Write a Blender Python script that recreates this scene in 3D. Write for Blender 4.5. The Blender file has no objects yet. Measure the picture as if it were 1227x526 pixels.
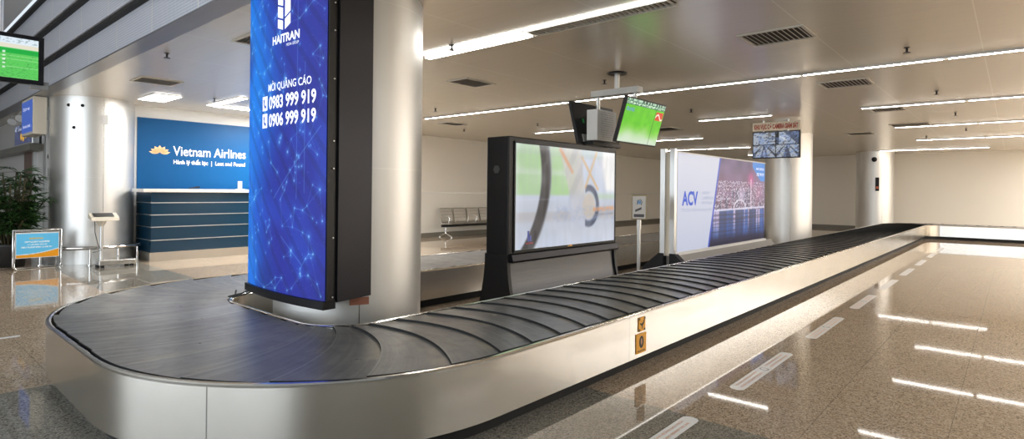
import bpy, bmesh, math, random
import numpy as np
from mathutils import Vector, Matrix
random.seed(7); rng = np.random.default_rng(7)
PI = math.pi
C = bpy.context.scene.collection
SC = bpy.context.scene

# ------------------------------------------------------------------ camera, light, exposure
W_, H_ = 1227.0, 526.0
F_, YAW, ROLL, CX, CY, CAMZ = 686.5, .7206, .0105, 613.5, 229.1, 1.4
cd = bpy.data.cameras.new('camera'); cam = bpy.data.objects.new('camera', cd); C.objects.link(cam)
cd.sensor_fit = 'HORIZONTAL'; cd.sensor_width = 36.0; cd.lens = F_ / W_ * 36.0
cd.shift_x = 0.0; cd.shift_y = (CY - H_ / 2) / W_; cd.clip_start = .05; cd.clip_end = 200
cy_, sy_ = math.cos(YAW), math.sin(YAW)
f_ = Vector((cy_, sy_, 0)); r0 = Vector((sy_, -cy_, 0)); u0 = Vector((0, 0, 1))
cr, sr = math.cos(ROLL), math.sin(ROLL)
r_ = r0 * cr + u0 * sr; u_ = u0 * cr - r0 * sr
cam.matrix_world = Matrix(((r_.x, u_.x, -f_.x, 0), (r_.y, u_.y, -f_.y, 0), (r_.z, u_.z, -f_.z, CAMZ), (0, 0, 0, 1)))
SC.camera = cam
SC.view_settings.view_transform = 'Standard'; SC.view_settings.look = 'None'
SC.view_settings.exposure = 0.0; SC.view_settings.gamma = 1.0; SC.view_settings.use_curve_mapping = False
SC.cycles.use_denoising = True
SC.cycles.max_bounces = 9; SC.cycles.diffuse_bounces = 5; SC.cycles.glossy_bounces = 5
SC.cycles.sample_clamp_indirect = 6.0
wd = bpy.data.worlds.new('world'); SC.world = wd; wd.use_nodes = True
wd.node_tree.nodes['Background'].inputs[0].default_value = (.82, .9, 1, 1)
wd.node_tree.nodes['Background'].inputs[1].default_value = 1.0
TUBE = 24.0       # emission of the ceiling tubes
def area(name, loc, size, rot, energy, col):
    l = bpy.data.lights.new(name, 'AREA'); l.shape = 'RECTANGLE'; l.size, l.size_y = size; l.energy = energy; l.color = col
    o = bpy.data.objects.new(name, l); C.objects.link(o); o.location = loc; o.rotation_euler = rot
    return o
# the bright entrance hall beside and behind the camera (added unseen ceiling panels, and daylight)
area('hall_fill', (-2.2, 9.5, 4.4), (4.5, 9), (0, 0, 0), 1300, (.93, .97, 1))
area('hall_fill', (-2.2, -1.0, 4.4), (4.5, 7), (0, 0, 0), 1100, (.95, .98, 1))
area('daylight', (-6.6, 4, 2.3), (3.6, 14), (0, -PI / 2, 0), 650, (.85, .93, 1))
area('rear_fill', (16.2, -3.9, 2.98), (10.5, 4.4), (0, 0, 0), 820, (1, .985, .96))  # added out-of-view panels that brighten the room and the carousel side
area('rear_fill', (24.3, -3.9, 2.98), (4.6, 4.4), (0, 0, 0), 380, (1, .985, .96))
area('rear_fill', (5.6, -3.9, 2.98), (6.5, 4.4), (0, 0, 0), 150, (1, .985, .96))
# fill panels added over the aisle, hidden by the big column, brighten the back
area('aisle_fill', (6.5, 11.3, 2.985), (1.6, 1.6), (0, 0, 0), 260, (1, .985, .96))
area('aisle_fill', (5.4, 8.3, 2.985), (1.2, 1.2), (0, 0, 0), 170, (1, .985, .96))

# ------------------------------------------------------------------ helpers
def lin(c):
    c = np.asarray(c, float)
    if c.max() > 1.001: c = c / 255.0
    return np.where(c <= .04045, c / 12.92, ((c + .055) / 1.055) ** 2.4)
def L3(c): return tuple(float(x) for x in lin(c))
def hexc(r, g, b): return L3((r / 255., g / 255., b / 255.))
def mat(name, col, rough=.5, metal=0.0, emit=0.0, spec=.5, coat=0.0, coat_r=.05):
    m = bpy.data.materials.new(name); m.use_nodes = True
    b = m.node_tree.nodes['Principled BSDF']
    b.inputs['Base Color'].default_value = (*col, 1); b.inputs['Roughness'].default_value = rough
    b.inputs['Metallic'].default_value = metal; b.inputs['Specular IOR Level'].default_value = spec
    if coat: b.inputs['Coat Weight'].default_value = coat; b.inputs['Coat Roughness'].default_value = coat_r
    if emit: b.inputs['Emission Color'].default_value = (*col, 1); b.inputs['Emission Strength'].default_value = emit
    return m
class NT:
    def __init__(s, m): s.t = m.node_tree; s.b = s.t.nodes['Principled BSDF']
    def n(s, typ, **kw):
        x = s.t.nodes.new(typ)
        for k, v in kw.items(): setattr(x, k, v)
        return x
    def l(s, a, b): s.t.links.new(a, b)
    def val(s, sock, v):
        if hasattr(v, 'is_linked'): s.l(v, sock)
        else: sock.default_value = v
    def math(s, op, a, b=0.0, c=None):
        x = s.n('ShaderNodeMath', operation=op); s.val(x.inputs[0], a); s.val(x.inputs[1], b)
        if c is not None: s.val(x.inputs[2], c)
        return x.outputs[0]
    def mix(s, f, a, b):
        x = s.n('ShaderNodeMix', data_type='RGBA'); s.val(x.inputs[0], f)
        for i, v in ((6, a), (7, b)):
            if isinstance(v, tuple): x.inputs[i].default_value = (*v[:3], 1)
            else: s.l(v, x.inputs[i])
        return x.outputs[2]
    def pos(s):
        g = s.n('ShaderNodeNewGeometry'); x = s.n('ShaderNodeSeparateXYZ'); s.l(g.outputs['Position'], x.inputs[0])
        return g.outputs['Position'], x.outputs
    def noise(s, vec, scale, detail=3, rough=.5, sc=None):
        if sc:
            mp = s.n('ShaderNodeMapping'); s.l(vec, mp.inputs[0]); mp.inputs['Scale'].default_value = sc; vec = mp.outputs[0]
        x = s.n('ShaderNodeTexNoise'); s.l(vec, x.inputs['Vector']); x.inputs['Scale'].default_value = scale
        x.inputs['Detail'].default_value = detail; x.inputs['Roughness'].default_value = rough
        return x.outputs['Fac']
    def ramp(s, f, a, b, lo, hi):
        x = s.n('ShaderNodeMapRange'); s.val(x.inputs[0], f)
        for i, v in enumerate((a, b, lo, hi)): x.inputs[i + 1].default_value = v
        return x.outputs[0]
    def line(s, coord, off, period, width):
        "1 on thin lines every period"
        a = s.math('SUBTRACT', coord, off); a = s.math('DIVIDE', a, period)
        a = s.math('ADD', a, 1000.5); a = s.math('FRACT', a); a = s.math('SUBTRACT', a, .5); a = s.math('ABSOLUTE', a)
        return s.math('LESS_THAN', a, width / period)
    def bump(s, h, strength=.2, dist=.01):
        x = s.n('ShaderNodeBump'); s.l(h, x.inputs['Height']); x.inputs['Strength'].default_value = strength
        x.inputs['Distance'].default_value = dist; s.l(x.outputs[0], s.b.inputs['Normal'])

WL = {}          # world origin of every thing (no rotation unless given)
def setp(o, label=None, cat=None, group=None, kind=None):
    for k, v in (('label', label), ('category', cat), ('group', group), ('kind', kind)):
        if v: o[k] = v
    return o
def thing(name, loc, label, cat, group=None, rz=0):
    o = bpy.data.objects.new(name, None); C.objects.link(o); o.location = loc; o.rotation_euler = (0, 0, rz)
    o.empty_display_size = .1; setp(o, label, cat, group)
    WL[o] = (Vector(loc), rz); return o
class MB:
    "collects shapes in world coordinates"
    def __init__(s): s.v = []; s.f = []; s.smooth = []; s.uv = None
    def add(s, vs, fs, smooth=False):
        n = len(s.v); s.v += [tuple(v) for v in vs]; s.f += [tuple(i + n for i in f) for f in fs]; s.smooth += [smooth] * len(fs); return s
    def box(s, x0, x1, y0, y1, z0, z1):
        return s.hexa([(x0, y0, z0), (x1, y0, z0), (x1, y1, z0), (x0, y1, z0), (x0, y0, z1), (x1, y0, z1), (x1, y1, z1), (x0, y1, z1)])
    def hexa(s, v): return s.add(v, [(0, 3, 2, 1), (4, 5, 6, 7), (0, 1, 5, 4), (1, 2, 6, 5), (2, 3, 7, 6), (3, 0, 4, 7)])
    def slab(s, o, u, v, w, a0, a1, b0, b1, c0, c1):
        "box in a frame: origin o, axes u v w"
        o, u, v, w = map(Vector, (o, u, v, w))
        return s.hexa([o + u * a + v * b + w * c for c in (c0, c1) for a, b in ((a0, b0), (a1, b0), (a1, b1), (a0, b1))])
    def cyl(s, p0, p1, r0, r1=None, n=16, caps=True):
        r1 = r0 if r1 is None else r1; p0, p1 = Vector(p0), Vector(p1); d = (p1 - p0).normalized()
        a = d.orthogonal().normalized(); b = d.cross(a)
        vs = [p + (a * math.cos(2 * PI * i / n) + b * math.sin(2 * PI * i / n)) * r for p, r in ((p0, r0), (p1, r1)) for i in range(n)]
        s.add(vs, [(i, (i + 1) % n, n + (i + 1) % n, n + i) for i in range(n)], True)
        if caps: s.add(vs[:n], [tuple(range(n))[::-1]]); s.add(vs[n:], [tuple(range(n))])
        return s
    def tube(s, pts, r, n=8, closed=False):
        pts = [Vector(p) for p in pts]; m = len(pts); vs = []; prev = None
        for i, p in enumerate(pts):
            if closed: d = pts[(i + 1) % m] - pts[i - 1]
            else: d = pts[min(i + 1, m - 1)] - pts[max(i - 1, 0)]
            d.normalize()
            a = (prev - d * prev.dot(d)).normalized() if prev else d.orthogonal().normalized(); prev = a; b = d.cross(a)
            vs += [p + (a * math.cos(2 * PI * k / n) + b * math.sin(2 * PI * k / n)) * r for k in range(n)]
        fs = [(i * n + k, i * n + (k + 1) % n, ((i + 1) % m) * n + (k + 1) % n, ((i + 1) % m) * n + k) for i in range(m if closed else m - 1) for k in range(n)]
        s.add(vs, fs, True)
        if not closed: s.add(vs[:n], [tuple(range(n))[::-1]]); s.add(vs[-n:], [tuple(range(n))])
        return s
    def lathe(s, c, prof, n=32, a0=0, a1=2 * PI):
        full = abs(a1 - a0 - 2 * PI) < 1e-6; m = n if full else n + 1
        vs = [(c[0] + r * math.cos(a0 + (a1 - a0) * i / n), c[1] + r * math.sin(a0 + (a1 - a0) * i / n), c[2] + z) for r, z in prof for i in range(m)]
        fs = [(j * m + i, j * m + (i + 1) % m, (j + 1) * m + (i + 1) % m, (j + 1) * m + i) for j in range(len(prof) - 1) for i in range(n)]
        return s.add(vs, fs, True)
    def extrude(s, poly, axis, a, b):
        "polygon in the two other axes, extruded along axis between a and b"
        def P(p, t): return {'x': (t, p[0], p[1]), 'y': (p[0], t, p[1]), 'z': (p[0], p[1], t)}[axis]
        n = len(poly); vs = [P(p, a) for p in poly] + [P(p, b) for p in poly]
        return s.add(vs, [(i, (i + 1) % n, n + (i + 1) % n, n + i) for i in range(n)] + [tuple(range(n))[::-1], tuple(range(n, 2 * n))])
    def build(s, name, m, parent=None, label=None, bevel=0, fix=True):
        me = bpy.data.meshes.new(name); o = bpy.data.objects.new(name, me); C.objects.link(o)
        loc, rz = (Vector((0, 0, 0)), 0)
        root = parent
        while root is not None and root not in WL: root = root.parent
        if root is not None: loc, rz = WL[root]
        R = Matrix.Rotation(-rz, 3, 'Z')
        if parent is None: # origin at the base centre
            a = np.array(s.v); loc = Vector(((a[:, 0].min() + a[:, 0].max()) / 2, (a[:, 1].min() + a[:, 1].max()) / 2, a[:, 2].min())); o.location = loc
            WL[o] = (loc, 0)
        me.from_pydata([tuple(R @ (Vector(v) - loc)) for v in s.v], [], s.f); me.update()
        for p, sm in zip(me.polygons, s.smooth): p.use_smooth = sm
        if s.uv is not None:
            ul = me.uv_layers.new(name='UVMap')
            for p in me.polygons:
                for li, vi in zip(p.loop_indices, p.vertices): ul.data[li].uv = s.uv[vi]
        if fix:
            bm = bmesh.new(); bm.from_mesh(me); bmesh.ops.recalc_face_normals(bm, faces=bm.faces); bm.to_mesh(me); bm.free()
        if m: me.materials.append(m)
        if parent is not None: o.parent = parent
        if bevel:
            b = o.modifiers.new('bevel', 'BEVEL'); b.width = bevel; b.segments = 2; b.limit_method = 'ANGLE'
        if label: o['label'] = label
        return o
def struct(name, mb, m, **k):
    o = mb.build(name, m, None, **k); o['kind'] = 'structure'; return o
def text(s, name, o, u, v, h, m, parent, width=None, align='LEFT', depth=.002, warp=None, label=None, font_scale=1.0, bold=0.0):
    "writing as a mesh: origin o, along u, up v, cap height ~h"
    cu = bpy.data.curves.new('t', 'FONT'); cu.body = s; cu.size = 1.0; cu.extrude = 0; cu.resolution_u = 3; cu.offset = bold
    t = bpy.data.objects.new('t', cu); C.objects.link(t); dg = bpy.context.evaluated_depsgraph_get()
    me0 = bpy.data.meshes.new_from_object(t.evaluated_get(dg)); C.objects.unlink(t)
    a = np.array([q.co[:] for q in me0.vertices]); fs = [tuple(p.vertices) for p in me0.polygons]
    if len(a) == 0: return None
    x0, x1 = a[:, 0].min(), a[:, 0].max(); sc = h / .72
    sx = width / (x1 - x0) if width else sc
    xx = (a[:, 0] - x0) * sx
    if align == 'CENTER': xx -= (x1 - x0) * sx / 2
    o, u, v = Vector(o), Vector(u).normalized(), Vector(v).normalized(); w = u.cross(v)
    mb = MB(); vs = [o + u * float(X) + v * float(Y * sc) + w * depth for X, Y in zip(xx, a[:, 1])]
    if warp: vs = [warp(q) for q in vs]
    mb.add(vs, fs); bpy.data.meshes.remove(me0)
    return mb.build(name, m, parent, label=label, fix=False)
def canvas_mat(name, emit, rough=.25, base=0.0):
    m = mat(name, (0.02, 0.02, 0.02), rough, spec=.2); k = NT(m); a = k.n('ShaderNodeVertexColor'); a.layer_name = 'Col'
    if base: k.l(k.mix(1 - base, a.outputs[0], (0, 0, 0)), k.b.inputs['Base Color'])
    if emit: k.l(a.outputs[0], k.b.inputs['Emission Color']); k.b.inputs['Emission Strength'].default_value = emit
    return m
def canvas(name, o, u, v, w, h, nx, ny, fn, m, parent, warp=None, label=None):
    "a picture held in a fine grid of coloured points; fn(U,V)->rgb in sRGB, U right, V up, 0..1"
    U, V = np.meshgrid(np.linspace(0, 1, nx), np.linspace(0, 1, ny)); col = np.clip(fn(U, V), 0, 1)
    o, u, v = np.array(o, float), np.array(u, float), np.array(v, float)
    P = o + U[..., None] * w * u + V[..., None] * h * v; P = P.reshape(-1, 3)
    if warp: P = np.array([tuple(warp(Vector(p))) for p in P])
    idx = np.arange(nx * ny).reshape(ny, nx)
    fs = np.stack([idx[:-1, :-1], idx[:-1, 1:], idx[1:, 1:], idx[1:, :-1]], -1).reshape(-1, 4)
    mb = MB(); mb.v = [tuple(p) for p in P]; mb.f = [tuple(int(i) for i in f) for f in fs]; mb.smooth = [True] * len(mb.f)
    ob = mb.build(name, m, parent, label=label, fix=False)
    at = ob.data.color_attributes.new('Col', 'FLOAT_COLOR', 'POINT')
    c4 = np.ones((nx * ny, 4)); c4[:, :3] = lin(col.reshape(-1, 3)); at.data.foreach_set('color', c4.ravel().astype(np.float32))
    return ob
def vnoise(U, V, n, seed=0, ny=None):
    "smooth value noise"
    r = np.random.default_rng(seed); ny = ny or n; g = r.random((ny + 2, n + 2))
    x = U * n; y = V * ny; xi = np.clip(x.astype(int), 0, n); yi = np.clip(y.astype(int), 0, ny); fx = x - xi; fy = y - yi
    fx = fx * fx * (3 - 2 * fx); fy = fy * fy * (3 - 2 * fy)
    return (g[yi, xi] * (1 - fx) + g[yi, xi + 1] * fx) * (1 - fy) + (g[yi + 1, xi] * (1 - fx) + g[yi + 1, xi + 1] * fx) * fy
def sm(a, b, x): t = np.clip((x - a) / (b - a), 0, 1); return t * t * (3 - 2 * t)
def blend(c, k, col): k = np.clip(k, 0, 1)[..., None]; return c * (1 - k) + np.asarray(col, float) * k
def seg(U, V, x0, y0, x1, y1, asp=1.0):
    px, py = (U - x0) * asp, V - y0; dx, dy = (x1 - x0) * asp, y1 - y0
    t = np.clip((px * dx + py * dy) / (dx * dx + dy * dy + 1e-9), 0, 1); return np.hypot(px - t * dx, py - t * dy)

# ------------------------------------------------------------------ materials
def mk_steel(name, col, r, sc=(1, 1, 1), seams=0, amp=.1, wear=.1):
    m = mat(name, col, r, 1.0); k = NT(m); p, x = k.pos()
    n1 = k.noise(p, 1.0, 3, .5, sc); n2 = k.noise(p, 2.2, 4, .6)
    k.b.inputs['Roughness'].default_value = r
    c = k.mix(k.ramp(n2, .35, .75, 0, wear), col, tuple(q * .55 for q in col)); c = k.mix(k.ramp(n1, .3, .7, 0, .10), c, tuple(q * .75 for q in col))
    if seams:
        uv = k.n('ShaderNodeUVMap'); s2 = k.n('ShaderNodeSeparateXYZ'); k.l(uv.outputs[0], s2.inputs[0])
        c = k.mix(k.math('MULTIPLY', k.line(s2.outputs[0], .35, seams, .0025), .7), c, (.12, .11, .1))
    k.l(c, k.b.inputs['Base Color'])
    return m
M = {}
M['steel'] = mk_steel('brushed_stainless', (.74, .71, .655), .25, (1.2, 1.2, 14), seams=2.44, wear=.3)
M['steel_plain'] = mk_steel('stainless', (.75, .74, .71), .22, (3, 3, 30))
M['lip'] = mat('polished_lip', (.85, .84, .81), .18, 1.0)
M['chrome'] = mat('chrome', (.8, .8, .8), .12, 1.0)
M['alu'] = mat('aluminium', (.74, .75, .75), .35, 1.0)
M['black'] = mat('black_paint', (.008, .008, .010), .4, spec=.3)
M['black_matte'] = mat('black_matte', (.01, .01, .01), .7)
M['black_metal'] = mat('dark_metallic', (.03, .03, .035), .38, .8)
M['dark_gap'] = mat('dark_recess', (.008, .008, .008), .8)
M['white'] = mat('white_paint', (.8, .8, .79), .4)
M['white_box'] = mat('white_powder_coat', (.72, .73, .72), .4)
M['cream'] = mat('cream_paint', (.72, .66, .55), .5)
M['grey'] = mat('grey_paint', (.30, .30, .29), .45)
M['vent'] = mat('vent_white', (.55, .53, .48), .5)
M['vent_dark'] = mat('vent_dark', (.03, .028, .025), .8)
M['wtext'] = mat('white_lettering', (.9, .92, .95), .5, emit=.55)
M['tube'] = mat('lamp_tube', (1, .97, .92), .4, emit=TUBE)
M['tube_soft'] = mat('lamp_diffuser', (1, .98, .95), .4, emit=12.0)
M['tube_off'] = mat('lamp_off', (.75, .74, .7), .3)
M['housing'] = mat('lamp_housing', (.35, .33, .3), .35, .6)
M['rubber_black'] = mat('cable_rubber', (.012, .012, .012), .5)

def col_mat(name, col, zs, rough=.3, axis=None):
    m = mat(name, col, rough, .85); k = NT(m); p, x = k.pos()
    n = k.noise(p, 1.0, 4, .6, (1, 1, 40)); k.l(k.ramp(n, .2, .8, rough, rough + .02), k.b.inputs['Roughness'])
    c = k.mix(k.ramp(k.noise(p, 1.5, 3), .4, .8, 0, .12), col, tuple(q * .7 for q in col)); f = None
    for z in zs:
        a = k.math('LESS_THAN', k.math('ABSOLUTE', k.math('SUBTRACT', x[2], z)), .004); f = a if f is None else k.math('MAXIMUM', f, a)
    c = k.mix(k.math('MULTIPLY', f, .6), c, (.9, .9, .88)); k.l(c, k.b.inputs['Base Color']); return m
M['column'] = col_mat('column_cladding', (.80, .80, .785), (1.57, 2.9), .40)
# rubber belt: u counts the plates, v runs across; dusty, with a pale line along each lip
m = mat('belt_rubber', (.1, .1, .1), .4, spec=.55); k = NT(m); p, x = k.pos()
uv = k.n('ShaderNodeUVMap'); s2 = k.n('ShaderNodeSeparateXYZ'); k.l(uv.outputs[0], s2.inputs[0]); fu = k.math('FRACT', s2.outputs[0]); ku = k.math('FLOOR', s2.outputs[0])
wn = k.n('ShaderNodeTexWhiteNoise', noise_dimensions='1D'); k.l(ku, wn.inputs['W'])
n1 = k.noise(p, 1.3, 6, .65); n2 = k.noise(p, 9, 6, .7); n3 = k.noise(p, 2.6, 5, .6); n4 = k.noise(uv.outputs[0], 1.0, 5, .7, (9, 1.2, 1))
c = k.mix(k.ramp(n1, .40, .66, 0, .8), (.085, .086, .088), (.22, .218, .21))
c = k.mix(k.ramp(wn.outputs['Value'], 0, 1, 0, .35), c, (.26, .26, .255))
c = k.mix(k.ramp(n4, .45, .75, 0, .6), c, (.34, .335, .32)); c = k.mix(k.ramp(n2, .55, .8, 0, .4), c, (.05, .05, .052))
dust = k.math('MULTIPLY', k.ramp(n3, .50, .62, 0, .85), k.ramp(fu, .55, .95, 0, 1)); c = k.mix(dust, c, (.42, .35, .24))
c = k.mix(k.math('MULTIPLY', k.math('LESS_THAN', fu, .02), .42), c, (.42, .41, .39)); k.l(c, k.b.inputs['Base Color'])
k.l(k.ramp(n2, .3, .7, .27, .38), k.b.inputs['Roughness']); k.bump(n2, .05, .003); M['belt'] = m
# terrazzo floor
m = mat('terrazzo', (.3, .25, .2), .12, spec=.34); k = NT(m); p, x = k.pos()
v1 = k.n('ShaderNodeTexVoronoi'); k.l(p, v1.inputs['Vector']); v1.inputs['Scale'].default_value = 120
s1 = k.n('ShaderNodeSeparateColor'); k.l(v1.outputs['Color'], s1.inputs[0])
n1 = k.noise(p, 160, 4, .7); n2 = k.noise(p, .8, 3)
brown = k.mix(k.ramp(s1.outputs[0], .15, .85, 0, 1), (.27, .195, .13), (.57, .45, .33))
brown = k.mix(k.ramp(s1.outputs[1], .9, .92, 0, .7), brown, (.035, .028, .02))
brown = k.mix(k.ramp(s1.outputs[2], .86, .88, 0, .5), brown, (.66, .58, .46))
grey = k.mix(k.ramp(s1.outputs[0], .1, .9, 0, 1), (.13, .123, .105), (.33, .31, .265))
grey = k.mix(k.ramp(s1.outputs[1], .88, .9, 0, .7), grey, (.02, .02, .018))
grey = k.mix(k.ramp(s1.outputs[2], .88, .9, 0, .5), grey, (.42, .40, .34))
near = k.math('MULTIPLY', k.math('LESS_THAN', x[0], 3.45), k.math('LESS_THAN', x[1], 5.12))
far = k.math('MULTIPLY', k.math('MULTIPLY', k.math('LESS_THAN', x[0], 3.45), k.math('GREATER_THAN', x[0], 2.17)), k.math('GREATER_THAN', x[1], 7.66))
c = k.mix(k.math('MAXIMUM', near, far), brown, grey)
ln = k.math('MAXIMUM', k.line(x[0], 4.78, .64, .0022), k.line(x[1], .28, .64, .0022))
c = k.mix(k.math('MULTIPLY', ln, .55), c, (.05, .04, .03))
c = k.mix(k.ramp(n2, .3, .7, 0, .12), c, (.6, .5, .4)); k.l(c, k.b.inputs['Base Color'])
k.b.inputs['Roughness'].default_value = .04; M['floor'] = m
# ceiling of brushed metal planks
m = mat('ceiling_planks', (.62, .57, .49), .25, .35, spec=.7); k = NT(m); p, x = k.pos()
n1 = k.noise(p, 1.0, 5, .6, (14, .7, 1)); n2 = k.noise(p, .5, 3, .5)
pl = k.line(x[0], 4.52, .325, .0018); jt = k.line(x[1], .28, 1.273, .0055)
c = k.mix(k.ramp(n1, .3, .75, 0, .22), (.70, .655, .575), (.58, .53, .45)); c = k.mix(k.math('MULTIPLY', pl, .25), c, (.2, .18, .15))
c = k.mix(k.math('MULTIPLY', jt, .8), c, (.85, .8, .72)); k.l(c, k.b.inputs['Base Color'])
k.l(k.ramp(n1, .3, .7, .24, .27), k.b.inputs['Roughness']); M['ceiling'] = m
def paint(name, col, dirt=.08, rough=.5, spec=.4):
    m = mat(name, col, rough, spec=spec); k = NT(m); p, x = k.pos()
    k.l(k.mix(k.ramp(k.noise(p, .7, 4), .35, .7, 0, dirt), col, tuple(q * .7 for q in col)), k.b.inputs['Base Color']); return m
M['wall'] = paint('cream_wall', (.85, .81, .73))
M['wall_white'] = paint('white_wall', (.86, .86, .85))
M['wains'] = paint('pale_wainscot', (.80, .77, .70), .15, .3)
M['skirt'] = mat('skirting', (.16, .15, .12), .35)
# perforated panels beside the high hall
m = mat('perforated_panel', (.42, .45, .52), .35, .3); k = NT(m); p, x = k.pos()
mp = k.n('ShaderNodeMapping'); k.l(p, mp.inputs[0]); mp.inputs['Scale'].default_value = (0, 34, 34)
v = k.n('ShaderNodeTexVoronoi'); k.l(mp.outputs[0], v.inputs['Vector']); v.inputs['Randomness'].default_value = 0; v.inputs['Scale'].default_value = 1
c = k.mix(k.ramp(v.outputs['Distance'], .25, .32, .55, 0), (.68, .71, .80), (.2, .2, .25))
c = k.mix(k.line(x[1], .6, 1.27, .008), c, (.85, .84, .8)); k.l(c, k.b.inputs['Base Color']); M['perf'] = m
M['soffit'] = mat('soffit_grey', (.22, .22, .24), .3, .5)
M['hall_ceiling'] = mat('hall_ceiling', (.66, .67, .67), .35, .3)

# ------------------------------------------------------------------ setting
ZC = 3.03
struct('floor', MB().box(-7.3, 27.3, -6.3, 24, -.2, 0), M['floor'])
struct('ceiling', MB().box(2.25, 27.2, -6.2, 22, ZC, ZC + .16), M['ceiling'])
struct('wall_back', MB().box(2.95, 27.2, 13.2, 13.4, 0, ZC), M['wall'])
struct('wall_right', MB().box(27.0, 27.2, -6.2, 13.2, 0, ZC), M['wall'])
struct('wall_front', MB().box(-7.2, 27.2, -6.4, -6.2, 0, 4.7), M['wall'])
struct('wall_left', MB().box(-7.4, -7.2, -6.2, 24, 0, 4.7), M['wall_white'])
struct('wall_hall_end', MB().box(-7.2, 2.6, 22, 22.2, 0, 4.7), M['wall_white'])
struct('ceiling_hall', MB().box(-7.2, 1.75, -6.2, 22, 4.28, 4.42), M['hall_ceiling'])
# stepped, perforated bulkhead between the two ceilings
mb = MB()
xs = [2.05, 1.96, 1.87, 1.78]; zs = [3.03, 3.45, 3.86, 4.28]
for i in range(3): mb.box(xs[i], 2.22, -6.2, 22, zs[i] + .012, zs[i + 1] - .03)
struct('wall_bulkhead', mb, M['perf'])
mb = MB().box(2.03, 2.25, -6.2, 22, 3.025, 3.045)
struct('trim_1', mb, M['soffit'])
mb = MB()
for i in range(1, 4): mb.box(xs[i] + .02, 2.2, -6.2, 22, zs[i] - .03, zs[i] + .012)
struct('trim_2', mb, M['black_matte'])
struct('trim_3', MB().box(3.64, 27, 13.175, 13.2, 1.315, 1.335), M['alu'])
struct('wall_wainscot', MB().box(7.1, 16.5, 13.185, 13.2, .12, 1.315), M['wains'])
struct('baseboard_back', MB().box(7.1, 27, 13.16, 13.2, 0, .13), M['skirt'])
struct('baseboard_right', MB().box(26.96, 27, -6.2, 13.16, 0, .13), M['skirt'])
struct('wall_counter', MB().box(3.35, 7.1, 13.16, 13.2, 0, ZC), M['wall_white'])
# shop fronts in the corridor on the far left
struct('wall_shops', MB().box(2.55, 2.75, 13.9, 22, 0, ZC), M['wall_white'])
struct('door_1', MB().box(2.51, 2.56, 16.3, 17.25, 0, 2.25), mat('brown_door', (.16, .08, .05), .4))
struct('trim_4', MB().box(2.49, 2.55, 14.9, 15.05, 0, ZC).box(2.49, 2.55, 16.05, 16.2, 0, ZC).box(2.49, 2.55, 13.95, 14.05, 0, ZC), M['alu'])
struct('wall_shop_header', MB().box(2.30, 2.55, 15.2, 22, 2.15, 2.28), M['skirt'])

# ------------------------------------------------------------------ baggage carousel
RC = 1.0                                     # centre line radius
path = []                                    # (length, kind, data)
def build_path():
    out = []
    def straight(p0, p1):
        d = (Vector(p1) - Vector(p0)); out.append((d.length, 'L', (Vector(p0), d.normalized())))
    def arc(c, a0, a1): out.append((abs(a1 - a0) * RC, 'A', (Vector(c), a0, a1)))
    straight((21.6, 5.85), (2.46, 5.85)); arc((2.46, 4.85), PI / 2, PI); straight((1.46, 4.85), (1.46, 3.84))
    arc((2.46, 3.84), PI, 1.5 * PI); straight((2.46, 2.84), (22.35, 2.74)); arc((22.35, 1.74), PI / 2, 0); straight((23.35, 1.74), (23.35, -3.4))
    return out
path = build_path(); PLEN = sum(q[0] for q in path)
def at_s(s):
    s = max(0, min(s, PLEN - 1e-6))
    for ln, kd, d in path:
        if s <= ln:
            if kd == 'L': return d[0] + d[1] * s, d[1].copy()
            c, a0, a1 = d; sg = 1 if a1 > a0 else -1; a = a0 + sg * s / RC
            return c + Vector((math.cos(a), math.sin(a))) * RC, Vector((-math.sin(a), math.cos(a))) * sg
        s -= ln
    return at_s(PLEN - 1e-5)
def stations():
    out = []; acc = 0
    for ln, kd, d in path:
        n = max(1, int(ln / .5)) if kd == 'L' else 28
        out += [acc + ln * i / n for i in range(n)]; acc += ln
    return out + [PLEN - 1e-5]
ST = stations()
def sweep(prof, ss=ST, closed_profile=True):
    mb = MB(); n = len(prof); vs = []; uv = []
    for s in ss:
        p, t = at_s(s); nr = Vector((t.y, -t.x))
        for a, z in prof: q = p + nr * a; vs.append((q.x, q.y, z)); uv.append((s, z))
    rng_ = range(n if closed_profile else n - 1)
    fs = [(i * n + j, i * n + (j + 1) % n, (i + 1) * n + (j + 1) % n, (i + 1) * n + j) for i in range(len(ss) - 1) for j in rng_]
    if closed_profile: fs += [tuple(range(n)), tuple(range((len(ss) - 1) * n, len(ss) * n))[::-1]]
    mb.add(vs, fs, False); mb.uv = uv; return mb
car = thing('baggage_carousel', (5, 4, 0), 'long stainless steel baggage carousel with black rubber plates, curving around the big column', 'baggage carousel')
for sg, nm in ((1, 'side_panel'), (-1, 'side_panel')):
    pr = [(sg * .600, .10), (sg * .612, .10), (sg * .612, .437), (sg * .600, .437)]
    o = sweep(pr).build(nm, M['steel'], car); 
    es = o.modifiers.new('n', 'EDGE_SPLIT'); es.split_angle = math.radians(40)
    for pg in o.data.polygons: pg.use_smooth = True
    lp = [(sg * .614, .434), (sg * .616, .446), (sg * .609, .453), (sg * .594, .455), (sg * .584, .450), (sg * .584, .434)]
    o = sweep(lp).build('edge_trim', M['lip'], car)
    o = sweep([(sg * .50, 0), (sg * .53, 0), (sg * .53, .12), (sg * .50, .12)]).build('kick_plate', M['black_matte'], car)
sweep([(-.59, .38), (.59, .38), (.59, .405), (-.59, .405)]).build('bed', M['black_matte'], car)
# end closure where the far leg stops
MB().box(21.6, 21.63, 5.24, 6.46, .10, .437).build('end_panel', M['steel_plain'], car)
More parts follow.
